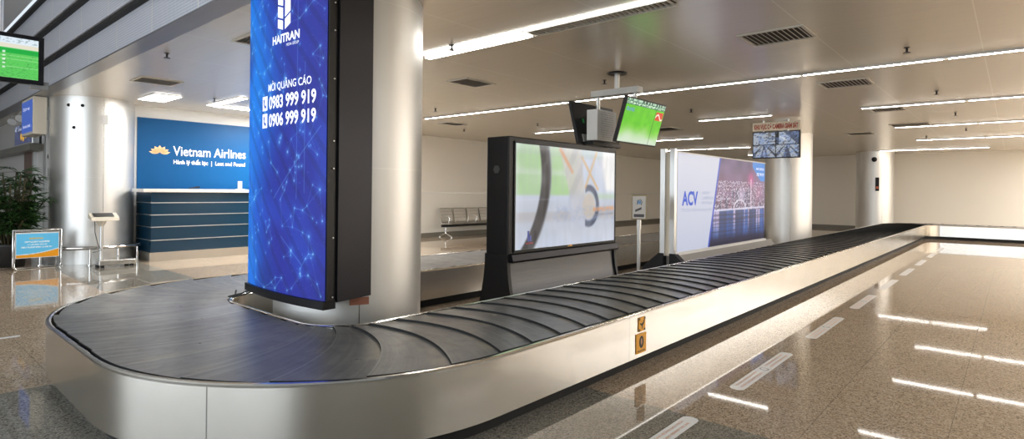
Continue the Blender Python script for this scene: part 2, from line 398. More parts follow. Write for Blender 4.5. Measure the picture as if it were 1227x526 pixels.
# the overlapping crescent plates
PITCH = .295
def soff(t): return .06 - .05 * t - .13 * t * t
mb = MB(); npl = int((PLEN - .1) / PITCH); NT_, NU = 14, 5; buv = []
for kpl in range(npl):
    s0 = .15 + kpl * PITCH; vs = []; ends = []
    top = []
    for iu in range(NU + 1):
        u = iu / NU; s = s0 + u * (PITCH + .05); p, t = at_s(s); nr = Vector((t.y, -t.x)); zz = .458 - .019 * u
        row = []
        for it in range(NT_ + 1):
            tt = -1 + 2 * it / NT_
            half = .572 - .028 * u * (1 if tt > 0 else 0)
            q = p + nr * tt * half + t * soff(tt); row.append((q.x, q.y, zz + .004 * (1 - tt * tt)))
        top.append(row)
    base = len(vs); n1 = NT_ + 1
    for iu, row in enumerate(top): vs += row; buv += [(kpl + iu / NU * .99, it / NT_) for it in range(n1)]
    skirt = [(a, b, c - .02) for a, b, c in top[0]]
    outer = [(r[-1][0], r[-1][1], r[-1][2] - .012) for r in top]
    inner = [(r[0][0], r[0][1], r[0][2] - .012) for r in top]
    b1 = len(vs); vs += skirt; b2 = len(vs); vs += outer; b3 = len(vs); vs += inner
    fs = [(i * n1 + j, i * n1 + j + 1, (i + 1) * n1 + j + 1, (i + 1) * n1 + j) for i in range(NU) for j in range(NT_)]
    buv += [(kpl + .3, .5)] * (len(vs) - b1); mb.add(vs, [], False); off = len(mb.v) - len(vs)
    for f in fs: mb.f.append(tuple(off + q for q in f)); mb.smooth.append(True)
    for j in range(NT_): mb.f.append((off + j, off + b1 + j, off + b1 + j + 1, off + j + 1)); mb.smooth.append(False)
    for i in range(NU):
        mb.f.append((off + i * n1 + NT_, off + b2 + i, off + b2 + i + 1, off + (i + 1) * n1 + NT_)); mb.smooth.append(False)
        mb.f.append((off + i * n1, off + (i + 1) * n1, off + b3 + i + 1, off + b3 + i)); mb.smooth.append(False)
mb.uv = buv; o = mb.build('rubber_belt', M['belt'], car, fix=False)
es = o.modifiers.new('n', 'EDGE_SPLIT'); es.split_angle = math.radians(40)
o.data.materials.append(M['black_matte'])
for pg in o.data.polygons:
    if not pg.use_smooth: pg.material_index = 1

# warning stickers on the carousel's side
M['orange'] = mat('orange_sticker', (1.0, .48, .05), .4); M['ink'] = mat('black_ink', (.02, .015, .01), .5)
YS = 2.84 - .612 - .009 - .003
t = thing('warning_sticker', (4.1, YS, .30), 'small orange sticker with a black step figure, the upper one on the carousel side', 'sticker')
MB().box(4.048, 4.156, YS - .002, YS, .302, .412).build('backing', M['orange'], t)
mk = MB()
for (a, b) in ((4.05, .304), (4.133, .304), (4.05, .392), (4.133, .392)): mk.extrude([(a, b), (a + .02, b), (a + .02, b + .018), (a, b + .018)], 'y', YS - .003, YS - .002)
mk.extrude([(4.066, .372), (4.09, .362), (4.112, .368), (4.128, .384), (4.136, .40), (4.142, .384), (4.13, .362), (4.112, .345), (4.105, .32), (4.098, .32), (4.097, .345), (4.07, .358)], 'y', YS - .003, YS - .002)
mk.build('pictogram', M['ink'], t)
t = thing('warning_sticker', (4.09, YS, .13), 'larger orange sticker with a black oval hand symbol, the lower one on the carousel side', 'sticker')
MB().box(4.013, 4.172, YS - .002, YS, .132, .286).build('backing', M['orange'], t)
mk = MB(); mk.extrude([(4.093 + .036 * math.cos(a), .218 + .048 * math.sin(a)) for a in np.linspace(0, 2 * PI, 20, endpoint=False)], 'y', YS - .003, YS - .002)
for i in range(6): mk.extrude([(4.03 + i * .021, .145), (4.043 + i * .021, .145), (4.043 + i * .021, .155), (4.03 + i * .021, .155)], 'y', YS - .003, YS - .002)
mk.build('pictogram', M['ink'], t)
MB().extrude([(4.093 + .012 * math.cos(a), .222 + .026 * math.sin(a)) for a in np.linspace(0, 2 * PI, 14, endpoint=False)], 'y', YS - .004, YS - .003).build('inner_mark', mat('pale_ink', (.6, .35, .2), .5), t)

# ------------------------------------------------------------------ columns
def column(c, r, label, top=ZC, ang=0, extra=None):
    t = thing('column', (c[0], c[1], 0), label, 'column')
    MB().lathe((c[0], c[1], 0), [(r, 0), (r, top)], 72).build('cladding', M['column'], t)
    s = MB()
    for a in (ang, ang + PI / 2, ang + PI, ang - PI / 2):
        d = Vector((math.cos(a), math.sin(a), 0)); w = Vector((-d.y, d.x, 0))
        s.slab((c[0], c[1], 0), d, w, (0, 0, 1), r - .01, r + .0015, -.004, .004, 0, top)
    s.build('joint_strip', M['lip'], t)
    return t
CB = (2.85, 4.4)
tc = column(CB, .62, 'big silver clad column inside the carousel loop, behind the tall blue screen', ang=-2.02)
CM = (16.85, 4.7)
column(CM, .60, 'white silver column at the end of the airport authority billboard, behind the camera monitor', ang=-2.75)
CF = (25.5, 4.02)
t = column(CF, .62, 'farthest silver column, standing before the cream end wall', ang=-2.6)
d = (Vector((0, 0, 0)) - Vector((CF[0], CF[1], 0))).normalized(); w = Vector((-d.y, d.x, 0))
MB().slab((*CF, 0), d, w, (0, 0, 1), .60, .66, .02, .14, 1.55, 2.05).build('call_box', M['black'], t)
MB().slab((*CF, 0), d, w, (0, 0, 1), .66, .665, .04, .12, 1.63, 1.72).build('red_label', mat('red_label', (.5, .12, .05), .4), t)
p_ = Vector((*CF, 2.72)) + d * .66 - w * .02
MB().cyl(p_ - d * .08, p_ + d * .02, .09, .09, 16).cyl(p_ + d * .02, p_ + d * .05, .09, .03, 16).build('dark_alarm_bell', M['black'], t)
CL = (2.93, 13.2)
tl = column(CL, .66, 'broad shiny column left of the airline counter, ringed by a low rail', ang=-1.55)
d = (Vector((0, 0, 0)) - Vector((CL[0], CL[1], 0))).normalized(); w = Vector((-d.y, d.x, 0))
mk = MB()
for a, z in ((.36, 2.86), (.16, 2.86), (.28, 2.46)):
    q = Vector((*CL, z)) - w * a + d * (math.sqrt(.66 ** 2 - a * a) - .01); mk.cyl(q, q + d * .02, .028, .028, 14)
mk.build('cover_cap', M['black'], tl)
MB().slab((*CL, 0), d, w, (0, 0, 1), .63, .665, .13, .22, 2.55, 2.72).build('wall_box', M['white'], tl)
q = Vector((*CL, 0)); MB().slab((*CL, 0), d, w, (0, 0, 1), .62, .67, -.06, .04, .55, .66).build('power_socket', M['white'], tl)
# ring rail
t = thing('bumper_rail', (CL[0], CL[1] - .95, 0), 'low curved chrome bumper rail around the foot of the broad left column', 'rail')
RR = .86; pts = [(CL[0] + RR * math.cos(a), CL[1] + RR * math.sin(a), .31) for a in np.linspace(PI * 1.08, 1.75 * PI, 40)]
MB().tube(pts, .034, 12).build('rail', M['chrome'], t)
for a in (1.1 * PI, 1.26 * PI, 1.42 * PI, 1.58 * PI, 1.73 * PI):
    q = (CL[0] + RR * math.cos(a), CL[1] + RR * math.sin(a)); MB().cyl((*q, 0), (*q, .29), .02).cyl((*q, 0), (*q, .012), .05).build('post', M['chrome'], t)

# ------------------------------------------------------------------ tall curved LED display on the big column
YA, YB, XE, ZB, ZT = 3.70, 4.96, 2.215, .565, ZC - .004
def led_x(y, off=0.0): e = (y - YA) / (YB - YA) * 2 - 1; return XE - .055 * (1 - e * e) - off
led = thing('led_display', (2.2, 4.4, ZB), 'tall curved blue advertising screen wrapped around the big column', 'screen')
n = 24; ysl = [YA + (YB - YA) * i / n for i in range(n + 1)]
prof = [(led_x(y), y) for y in ysl] + [(2.62, YB - .10), (2.62, YA + .10)]
MB().extrude(prof, 'z', ZB + .02, ZT).build('cabinet', M['black'], led)
prof = [(led_x(y, .03), y) for y in ysl] + [(led_x(y) + .07, y) for y in ysl[::-1]]
MB().extrude(prof, 'z', ZB - .03, ZB + .03).build('bottom_trim', M['black'], led)
d0 = Vector((2.30, YA + .016, 0)); d1 = Vector((2.64, YA + .09, 0)); dd = (d1 - d0).normalized(); nn = Vector((dd.y, -dd.x, 0))
MB().slab(d0, dd, nn, (0, 0, 1), 0, (d1 - d0).length, -.02, .012, ZB + .012, ZT).build('side_cover', M['black_metal'], led)
for z in (.62, 1.05, 1.55, 1.75, 2.2, 2.55, 2.75):
    q = Vector((2.26, YA + .004, z)); MB().cyl(q, q + Vector((0, -.006, 0)), .006, .006, 8).build('screw', M['alu'], led)
r = np.random.default_rng(3); NP = 190
np_ = np.stack([r.random(NP), r.random(NP)], 1); nb = r.random(NP) ** 3
def led_fn(U, V):
    asp = .58
    a = np.array([.02, .48, .90]); b = np.array([.13, .17, .60]); c = a * (1 - sm(0, .62, U + .12 * np.sin(V * 7))[..., None]) + b * sm(0, .62, U + .12 * np.sin(V * 7))[..., None]
    c = blend(c, .35 * sm(.45, 1, vnoise(U, V, 4, 5, 8)), (.16, .36, .86)); c = blend(c, .5 * sm(.55, 1, vnoise(U, V, 3, 8, 5)), (.10, .12, .42))
    c = c * (1 - .10 * (np.sin((U * 40 + V * 70)) > 0.6)[..., None])
    c = blend(c, .25 * (vnoise(U, V, 120, 4, 220) > .93), (.5, .7, 1))
    for i in range(NP):
        x, y = np_[i]; dst = np.hypot((U - x) * asp, V - y); c = blend(c, .9 * np.exp(-(dst / (.0016 + .0030 * nb[i])) ** 2), (.72, .9, 1)); c = blend(c, .3 * np.exp(-(dst / (.007 + .012 * nb[i])) ** 2), (.3, .65, 1))
        dn = np.hypot((np_[:, 0] - x) * asp, np_[:, 1] - y); 
        if i % 2 == 0:
            for j in np.argsort(dn)[1:4]:
                if dn[j] < .10: c = blend(c, .26 * np.exp(-(seg(U, V, x, y, np_[j, 0], np_[j, 1], asp) / .0010) ** 2), (.5, .8, 1))
    for (x0, y0, x1, y1) in ((.72, .98, .72, .30), (.80, .72, .80, .32), (.45, .30, .95, .52), (.02, .9, .3, .98), (.06, .45, .10, .05), (.55, .18, .78, .10)):
        c = blend(c, .35 * np.exp(-(seg(U, V, x0, y0, x1, y1, asp) / .0018) ** 2), (.5, .78, 1))
    return c
M['led'] = canvas_mat('led_picture', 1.05, .5)
def wl(q): return Vector((led_x(q.y, .006), q.y, q.z))
YL = YB - .012; LW = YL - (YA + .012)
scr = canvas('screen', (0, YL, ZB + .03), (0, -1, 0), (0, 0, 1), LW, ZT - ZB - .03, 260, 520, led_fn, M['led'], led, warp=wl)
def wt(q): return Vector((led_x(q.y, .009), q.y, q.z))
for s_, z, h, y0, wdt in (('MỜI QUẢNG CÁO', 2.175, .06, 4.50, .62), ('0983 999 919', 2.035, .10, 4.485, .66), ('0906 999 919', 1.895, .10, 4.485, .66)):
    text(s_, 'lettering', (2.2, y0, z), (0, -1, 0), (0, 0, 1), h, M['wtext'], scr, width=wdt, warp=wt, bold=.026 if s_[0] == '0' else .012)
text('HAITRAN', 'lettering', (2.2, 4.43, 2.535), (0, -1, 0), (0, 0, 1), .065, M['wtext'], scr, width=.40, warp=wt, bold=.03)
text('MEDIA GROUP', 'lettering', (2.2, 4.21, 2.495), (0, -1, 0), (0, 0, 1), .022, M['wtext'], scr, width=.17, warp=wt)
def quad(lg, pts): lg.add([wt(Vector((2.2, y, z))) for y, z in pts], [tuple(range(len(pts)))])
for pts in (((4.345, 2.655), (4.265, 2.63), (4.265, 2.70), (4.345, 2.725)), ((4.345, 2.74), (4.265, 2.715), (4.265, 2.80), (4.345, 2.825)), ((4.345, 2.84), (4.265, 2.815), (4.265, 2.895), (4.345, 2.91)),
            ((4.235, 2.63), (4.155, 2.665), (4.155, 2.745), (4.235, 2.71)), ((4.235, 2.725), (4.155, 2.76), (4.155, 2.95), (4.235, 2.93))):
    lg = MB(); quad(lg, pts); lg.build('logo_block', M['wtext'], scr, fix=False)
hs = mat('deep_blue', (.02, .08, .45), .5, emit=.4)
for z in (2.028, 1.888):
    lg = MB(); quad(lg, [(4.61, z), (4.515, z), (4.515, z + .115), (4.61, z + .115)]); lg.build('phone_icon', M['wtext'], scr, fix=False)
    lg = MB(); P2 = [(4.588, z + .09), (4.57, z + .095), (4.565, z + .07), (4.575, z + .06), (4.56, z + .04), (4.55, z + .045), (4.537, z + .03), (4.55, z + .015), (4.57, z + .025), (4.585, z + .055)]
    lg.add([Vector((led_x(y, .0105), y, zz)) for y, zz in P2], [tuple(range(len(P2)))]); lg.build('handset', hs, scr, fix=False)
for i, (a, b) in enumerate((((2.25, 4.90, .55), (2.10, 5.08, .468)), ((2.27, 4.86, .55), (2.12, 5.04, .465)), ((2.16, 5.10, .47), (2.20, 5.16, .50)))):
    mid = (Vector(a) + Vector(b)) / 2 + Vector((0, 0, -.012)); MB().tube([a, mid, b], .007, 6).build('cable', M['rubber_black'], led)
# faded sticker on the column under the screen
o = MB(); th = math.atan2(3.84 - CB[1], 2.58 - CB[0])
vs = [(CB[0] + .623 * math.cos(th + da), CB[1] + .623 * math.sin(th + da), z) for z in (.50, .56) for da in (-.12, 0, .12)]
o.add(vs, [(0, 1, 4, 3), (1, 2, 5, 4)]); setp(o.build('sticker', mat('faded_red', (.40, .16, .10), .5), None), 'faded reddish sticker on the big column just under the blue screen', 'sticker')

# ------------------------------------------------------------------ black advertising totem with a picture screen
X0, X1, YF, YR = 4.27, 6.32, 3.80, 4.10
tot = thing('advertising_totem', (5.3, 3.95, 0), 'wide black framed advertising lightbox with flared base, standing inside the carousel', 'advertising screen')
MB().box(X0, X1, YF, YR, .74, 1.955).build('frame', M['black'], tot, bevel=.012)
def flare(z): return .16 * (1 - z / .72) ** 1.8
zz = [.72 * i / 20 for i in range(21)]
pf = [(YF + .02 - flare(z), z) for z in zz] + [(YR - .02 + flare(z), z) for z in zz[::-1]]
MB().extrude(pf, 'x', X0 + .03, X1 - .02).build('base', mat('graphite_metal', (.09, .09, .095), .33, .8), tot)
for xx in (X0, X1 - .03): 
    pf2 = [(YF - .005 - flare(z), z) for z in zz] + [(YF - .005, .76), (YR + .005, .76)] + [(YR + .005 + flare(z), z) for z in zz[::-1]]
    MB().extrude(pf2, 'x', xx - .01, xx + .035).build('end_cheek', M['black'], tot)
MB().extrude([(YF - .05, .70), (YF - .03, .76), (YF + .01, .775), (YF + .01, .68), (YF - .04, .68)], 'x', X0 + .03, X1).build('ledge', M['black_metal'], tot)
MB().box(X0 - .012, X0 - .008, YF + .12, YF + .2, .60, .63).build('handle_slot', M['dark_gap'], tot)
e = MB(); e.extrude([(YF + .16 + .045 * math.cos(a), 1.62 + .045 * math.sin(a)) for a in np.linspace(0, 2 * PI, 7)[:-1]], 'x', X0 - .004, X0 - .001); e.build('emblem', mat('faint_emblem', (.05, .05, .055), .4), tot)
def totem_fn(U, V):
    c = np.ones(U.shape + (3,)) * np.array([.80, .84, .92])
    c = blend(c, sm(.50, .53, V) * (1 - sm(.52, .60, U)), (.67, .83, .60)); c = blend(c, .6 * sm(.70, .73, V) * (1 - sm(.74, .8, V)) * (U < .5), (.80, .88, .80))
    c = blend(c, .45 * sm(.90, .92, V), (.72, .80, .74)); c = blend(c, .6 * sm(.45, .5, V) * (1 - sm(.5, .56, V)) * (U > .55), (.70, .84, .66))
    c = blend(c, sm(.28, .10, np.abs(V - .28)) * .25, (.62, .64, .66)); c = blend(c, .5 * sm(.22, .30, V) * (1 - sm(.34, .36, V)), (.66, .62, .60))
    # folded pale fabric shape
    k1 = sm(0, .02, U - .38 - .22 * (1 - V)) * sm(0, .03, .72 - .10 * V - U) * sm(.25, .32, V)
    c = blend(c, k1 * .85, (.80, .78, .76)); c = blend(c, k1 * .4 * (np.sin((U * 46 - V * 18)) > .2), (.66, .66, .68))
    # large curved wheel arc
    rr = np.hypot((U + .48) * 1.55, (V - .72)); arc = np.abs(rr - 1.16); c = blend(c, sm(.075, .06, arc) * (U < .47), (.12, .12, .14)); c = blend(c, .6 * sm(.016, .008, np.abs(rr - 1.225)) * (U < .46), (.55, .58, .62))
    # engine / fan
    rr = np.hypot((U - .62) * 1.9, (V - .43)); c = blend(c, sm(.30, .24, rr) * (1 - sm(.46, .6, V)) * .55, (.70, .74, .84))
    rr = np.hypot((U - .70) * 1.6, (V - .40) * .8); ring = sm(.035, .02, np.abs(rr - .155)) * (U > .66) ; c = blend(c, ring, (.22, .27, .38)); c = blend(c, sm(.12, .10, rr), (.78, .74, .70))
    c = blend(c, .8 * sm(.03, .01, seg(U, V, .40, .98, .52, .76, 1.6)), (.86, .55, .36)); c = blend(c, .8 * sm(.022, .008, seg(U, V, .62, .92, .80, .58, 1.6)), (.88, .68, .44)); c = blend(c, .8 * sm(.022, .008, seg(U, V, .78, .98, .66, .60, 1.6)), (.90, .70, .45))
    c = blend(c, .8 * sm(.03, .015, seg(U, V, .76, .36, .98, .37, 1.6)), (.86, .60, .42)); c = blend(c, .7 * sm(.012, .006, seg(U, V, .76, .30, .98, .31, 1.6)), (.5, .5, .55))
    n_ = vnoise(U, V, 60, 3, 60); c = blend(c, .5 * (n_ > .6) * sm(.10, .05, np.abs(V - .32)) * sm(.25, .4, U), (.60, .66, .80))
    c = blend(c, sm(.85, .90, U + .02 * np.sin(V * 9)) * sm(.52, .60, V), (1, 1, 1)); c = blend(c, .4 * sm(.72, .9, U) * sm(.5, .9, V), (1, .99, .97))
    c = blend(c, .35 * sm(.05, 0, U), (.95, .97, 1)); c = blend(c, .5 * sm(.004, .001, np.abs(V - .475)) * (U < .35), (.93, .95, 1))
    c = blend(c, .25 * vnoise(U, V, 9, 11), (.95, .95, .98)); c = blend(c, .14 * (vnoise(U, V, 40, 13, 3) > .5), (.7, .72, .76))
    for _ in range(3): c = (c + np.roll(c, 1, 0) + np.roll(c, -1, 0) + np.roll(c, 1, 1) + np.roll(c, -1, 1)) / 5 if _ else c
    return c
M['lightbox'] = canvas_mat('lightbox_picture', .85, .08)
canvas('picture', (X0 + .10, YF - .004, .80), (1, 0, 0), (0, 0, 1), X1 - X0 - .14, 1.09, 220, 130, totem_fn, M['lightbox'], tot)
MB().box(X0 + .08, X0 + .10, YF - .012, YF, .79, 1.90).box(X0 + .08, X1 - .03, YF - .012, YF, 1.89, 1.91).box(X0 + .08, X1 - .03, YF - .012, YF, .78, .80).box(X1 - .04, X1 - .02, YF - .012, YF, .78, 1.91).build('bezel', M['black'], tot)
lg = MB(); xq, zq = X0 + .30, .88
for a, b in ((0, .05), (.035, .0), (.0, 0.0)): lg.extrude([(xq + a, zq + b), (xq + a + .03, zq + b), (xq + a + .03, zq + b + .06), (xq + a, zq + b + .06)], 'y', YF - .0065, YF - .0055)
lg.build('logo', mat('logo_blue', (.08, .10, .30), .5, emit=.5), tot)
text('HAITRAN', 'lettering', (xq - .02, YF - .005, zq - .03), (1, 0, 0), (0, 0, 1), .02, mat('logo_red', (.6, .05, .05), .5, emit=.4), tot, width=.11)
lg = MB(); xq = X0 + 1.05
for a in range(5): lg.extrude([(xq, .782), (xq + .05 * math.cos(PI * (a + .3) / 5), .782 + .022 * math.sin(PI * (a + .3) / 5)), (xq + .05 * math.cos(PI * (a + .8) / 5), .782 + .022 * math.sin(PI * (a + .8) / 5))], 'y', YF - .0145, YF - .0125)
lg.build('badge', mat('gold', (.8, .45, .12), .3, .6), tot)

# ------------------------------------------------------------------ ACV billboard
A0, A1, AY, AR = 8.32, 12.55, 3.95, 4.17
acv = thing('billboard', (10.4, 4.05, 0), 'long white and purple lit billboard of the airport authority with a night city photo', 'billboard')
MB().box(A0 + .03, A1, AY + .004, AR, .46, 2.03).build('light_box', M['white'], acv, bevel=.006)
def post(y0, y1): MB().box(A0 - .04, A0 + .03, y0, y1, .42, 2.085).build('upright', M['alu'], acv)
post(AY - .01, AY + .07); post(AR - .07, AR + .01)
MB().box(A0 - .02, A0 + .03, AY + .07, AR - .07, .42, 2.03).build('end_panel', M['cream'], acv)
MB().box(A0, A1, AY - .008, AY + .03, 2.03, 2.05).box(A0, A1, AY - .03, AY + .01, .42, .47).build('rim', M['white'], acv)
MB().extrude([(AY - .02, .44), (AY - .26, .15), (AY - .26, 0), (AR + .26, 0), (AR + .26, .15), (AR + .02, .44)], 'x', A0 + .05, A1 + .35).build('plinth', M['grey'], acv)
for y0, y1 in ((AY - .30, AY + .06), (AR - .06, AR + .30)): MB().extrude([(y0 + (.28 if y0 < AY else 0), .46), (y0, .22), (y0, 0), (y1, 0), (y1, .22 if y1 > AR else .46), (y1 - (.28 if y1 > AR else 0), .46)], 'x', A0 - .06, A0 + .06).build('foot', M['black'], acv)
def acv_fn(U, V):
    c = np.ones(U.shape + (3,)) * np.array([.87, .88, .94]); c = blend(c, .5 * sm(.0, .5, 1 - V), (.80, .83, .93))
    edge = .30 + .12 * V; pic = sm(0, .006, U - edge)
    n = np.stack([np.sin(V * 3) * .1 + .40, .34 + 0 * V, .46 + 0 * V], -1)
    n = blend(n, sm(.72, 1, V), (.38, .33, .46)); n = blend(n, .8 * vnoise(U, V, 14, 21, 9) * sm(.45, .6, V), (.55, .45, .62))
    tow = vnoise(U, V * 0, 70, 22, 1); n = blend(n, .75 * (tow > .45) * (V < .44 + .30 * vnoise(U, V * 0, 30, 23, 1)) * (V > .40), (.30, .28, .42)); n = blend(n, .8 * (vnoise(U, V, 150, 24, 100) > .66) * (V > .40) * (V < .74), (.92, .90, .98))
    n = blend(n, .8 * np.exp(-(np.hypot((U - .80) * 2.2, V - .78) / .09) ** 2), (.85, .35, .62)); n = blend(n, .8 * np.exp(-((U - .80) / .008) ** 2) * (V < .78) * (V > .4), (1, .9, .98))
    n = blend(n, .6 * np.exp(-(np.hypot((U - .68) * 2, V - .58) / .08) ** 2), (.9, .88, 1)); n = blend(n, .6 * np.exp(-(np.hypot((U - .92) * 2, V - .60) / .10) ** 2), (.80, .55, .70))
    n = blend(n, (V < .395), (.16, .15, .27)); n = blend(n, (.25 + .6 * vnoise(U, V * 0, 44, 25, 1) ** 2) * sm(.02, .16, V) * (V < .395) * 1.1, (.25, .55, .98))
    n = blend(n, .8 * (vnoise(U, V * 0, 60, 26, 1) > .74) * (V < .395) * sm(.05, .3, V), (.90, .80, .92)); n = blend(n, .4 * (vnoise(U, V, 2, 29, 90) > .6) * (V < .36), (.12, .11, .22))
    n = blend(n, .9 * sm(.010, .004, np.abs(np.hypot((U - .655) * 1.5, V - .40) - .115)) * (V > .40), (.95, .95, 1)); n = blend(n, .9 * sm(.014, .007, np.abs(V - .405 - .03 * (U - .5))), (.9, .9, 1))
    c = c * (1 - pic[..., None]) + n * pic[..., None]; c = blend(c, sm(.010, .004, np.abs(U - edge + .004)), (.22, .32, .80))
    cor = (U > .82 + .12 * (1 - V) * 4) & (V > .80); cor = sm(0, .01, V - (1.0 - (U - .80) * 1.5) + .04) * (U > .82) * (V > .76) ; c = blend(c, cor, (.25, .58, .92))
    return c
M['acvpic'] = canvas_mat('billboard_picture', .80, .3)
canvas('poster', (A0 + .08, AY - .001, .475), (1, 0, 0), (0, 0, 1), A1 - A0 - .10, 1.555, 260, 120, acv_fn, M['acvpic'], acv)
bl = mat('acv_blue', (.02, .08, .55), .5, emit=.5); gb = mat('acv_grey_blue', (.35, .42, .60), .5, emit=.35)
text('ACV', 'lettering', (A0 + .24, AY - .002, 1.21), (1, 0, 0), (0, 0, 1), .22, bl, acv, width=.60, bold=.035)
for i, s_ in enumerate(('AIRPORTS', 'CORPORATION', 'OF VIETNAM')): text(s_, 'lettering', (A0 + 1.0, AY - .002, 1.38 - i * .085), (1, 0, 0), (0, 0, 1), .05, gb, acv, width=(.34, .50, .42)[i])
text('TỔNG CÔNG TY CẢNG HÀNG KHÔNG VIỆT NAM', 'lettering', (A0 + .22, AY - .002, 1.10), (1, 0, 0), (0, 0, 1), .05, gb, acv, width=1.2)
text('AIRPORT ADVERTISING', 'lettering', (A0 + 3.66, AY - .002, 1.88), (1, 0, 0), (0, 0, 1), .05, M['wtext'], acv, width=.48)
text('0983 999 919', 'lettering', (A0 + 3.70, AY - .002, 1.76), (1, 0, 0), (0, 0, 1), .07, M['wtext'], acv, width=.44)

# ------------------------------------------------------------------ hanging flight monitors
def fids_fn(U, V):
    c = np.ones(U.shape + (3,)) * np.array([.40, .80, .10]); c = blend(c, .7 * vnoise(U, V, 12, 41, 9), (.30, .72, .08))
    c = blend(c, sm(.55, .12, V + .15 * vnoise(U, V, 5, 42)), (.80, .88, .78)); c = blend(c, (V > .86), (.10, .42, .30)); c = blend(c, (V > .95), (.70, .85, .75))
    c = blend(c, .9 * (vnoise(U, V, 90, 43, 60) > .55) * (V > .88) * (V < .94), (.9, 1, .9)); c = blend(c, (V > .955) * (vnoise(U, V, 60, 47, 3) > .5), (.15, .3, .25))
    c = blend(c, (np.abs(U - .775) < .004) * (V < .86), (.1, .15, .1)); c = blend(c, (U > .79) * (U < .985) * (V > .62) * (V < .82), (.85, .25, .15))
    c = blend(c, (U > .79) * (U < .985) * (V > .62) * (V < .82) * (np.abs(V - .70 - .06 * np.sin((U - .8) * 30)) < .018), (1, .95, .9)); c = blend(c, .7 * (U > .03) * (U < .22) * (V > .72) * (V < .80) * (vnoise(U, V, 70, 45, 60) > .4), (.35, .55, .95))
    return c
t = thing('flight_display', (6.8, 4.1, 2.0), 'two tilted monitors on a ceiling pole above the totem, one with green screen', 'monitor')
MB().cyl((6.82, 4.1, ZC - .02), (6.82, 4.1, ZC), .13, .14, 24).build('ceiling_plate', M['black_metal'], t)
MB().cyl((6.82, 4.1, 2.80), (6.82, 4.1, ZC), .035, n=14).build('pole', M['alu'], t)
MB().box(6.75, 6.89, 3.74, 4.48, 2.725, 2.81).build('cross_bar', M['white_box'], t, bevel=.005)
MB().cyl((6.82, 4.40, 2.48), (6.82, 4.40, 2.73), .028).build('drop_tube', M['alu'], t); MB().cyl((6.82, 3.82, 2.40), (6.82, 3.82, 2.73), .028).build('drop_tube', M['alu'], t)
for sg, ytop, ybot, lit in ((-1, 3.62, 3.79, True), (1, 4.53, 4.39, False)):
    vv = Vector((0, ytop - ybot, .57)).normalized(); uu = Vector((1, 0, 0)); ww = uu.cross(vv)  # ww points to -Y side
    if not lit: ww = -ww
    w_, h_ = 1.06, .595; o0 = Vector((6.28, ybot, 2.035))
    MB().slab(o0, uu, vv, ww, 0, w_, 0, h_, -.05, 0).build('monitor_case', M['black'], t, label='black case of the green screen' if lit else 'dark case seen from behind', bevel=.006)
    if lit:
        canvas('screen', o0 + uu * .02 + vv * .02 + ww * .003, uu, vv, w_ - .04, h_ - .04, 120, 70, fids_fn, canvas_mat('flight_screen', 1.0, .3), t)
    else:
        MB().slab(o0, uu, vv, ww, .18, .22, .30, .36, -.056, -.05).build('green_sticker', mat('green_sticker', (.05, .5, .12), .5), t)
        MB().slab(o0, uu, vv, ww, .10, .24, .03, .13, -.07, -.05).build('socket_plate', M['grey'], t)
m = mat('slotted_white', (.8, .81, .8), .4); k = NT(m); p, x = k.pos()
f = k.math('MULTIPLY', k.line(x[2], 2.14, .03, .005), k.math('LESS_THAN', k.noise(p, 1, 0, .5, (60, 0, 60)), .55))
f = k.math('MULTIPLY', f, k.math('MULTIPLY', k.math('GREATER_THAN', x[0], 6.50), k.math('LESS_THAN', x[0], 6.83)))
k.l(k.mix(k.math('MULTIPLY', f, .6), (.8, .81, .8), (.3, .3, .3)), k.b.inputs['Base Color'])
MB().box(6.42, 6.90, 4.15, 4.32, 2.09, 2.50).build('control_box', m, t, bevel=.006)
MB().box(6.40, 7.1, 4.2, 4.42, 2.03, 2.07).build('mounting_arm', M['black'], t)

# monitor at upper left
def fids2_fn(U, V):
    c = np.ones(U.shape + (3,)) * np.array([.36, .80, .36]); c = blend(c, (V > .84), (.88, .93, .97)); c = blend(c, (V > .74) * (V < .84), (.90, .88, .80)); c = blend(c, (V < .74) * (V > .60), (.10, .68, .25))
    c = blend(c, .5 * (np.abs((V * 11) % 1 - .5) > .46) * (V < .74), (.75, .95, .7)); c = blend(c, .35 * (vnoise(U, V, 90, 52, 60) > .72) * (V < .7) * (U > .72) , (.2, .5, .25))
    for v_ in (.68, .58, .49, .40, .30): c = blend(c, .9 * (U > .42) * (U < .57) * (np.abs(V - v_) < .024) * (vnoise(U, V, 60, 51, 30) > .2), (1, 1, 1)); c = blend(c, .8 * (np.abs(U - .745) < .012) * (np.abs(V - v_ + .05) < .02), (1, 1, 1))
    c = blend(c, .5 * (V > .88) * (vnoise(U, V, 70, 53, 40) > .62), (.5, .6, .6)); return c
t = thing('flight_display', (.72, 7.05, 2.3), 'black framed monitor with green flight table hanging at the upper left edge', 'monitor')
MB().box(.10, 1.16, 7.0, 7.07, 2.365, 2.82).build('monitor_case', M['black'], t, bevel=.008)
canvas('screen', (.14, 6.997, 2.405), (1, 0, 0), (0, 0, 1), .975, .375, 150, 60, fids2_fn, canvas_mat('flight_table', 1.0, .3), t)
for x_ in (.40, .85): MB().cyl((x_, 7.05, 2.7), (x_, 7.05, 4.28), .02).build('drop_tube', M['alu'], t)
MB().box(1.06, 1.20, 7.02, 7.08, 2.33, 2.40).build('sensor', M['grey'], t)

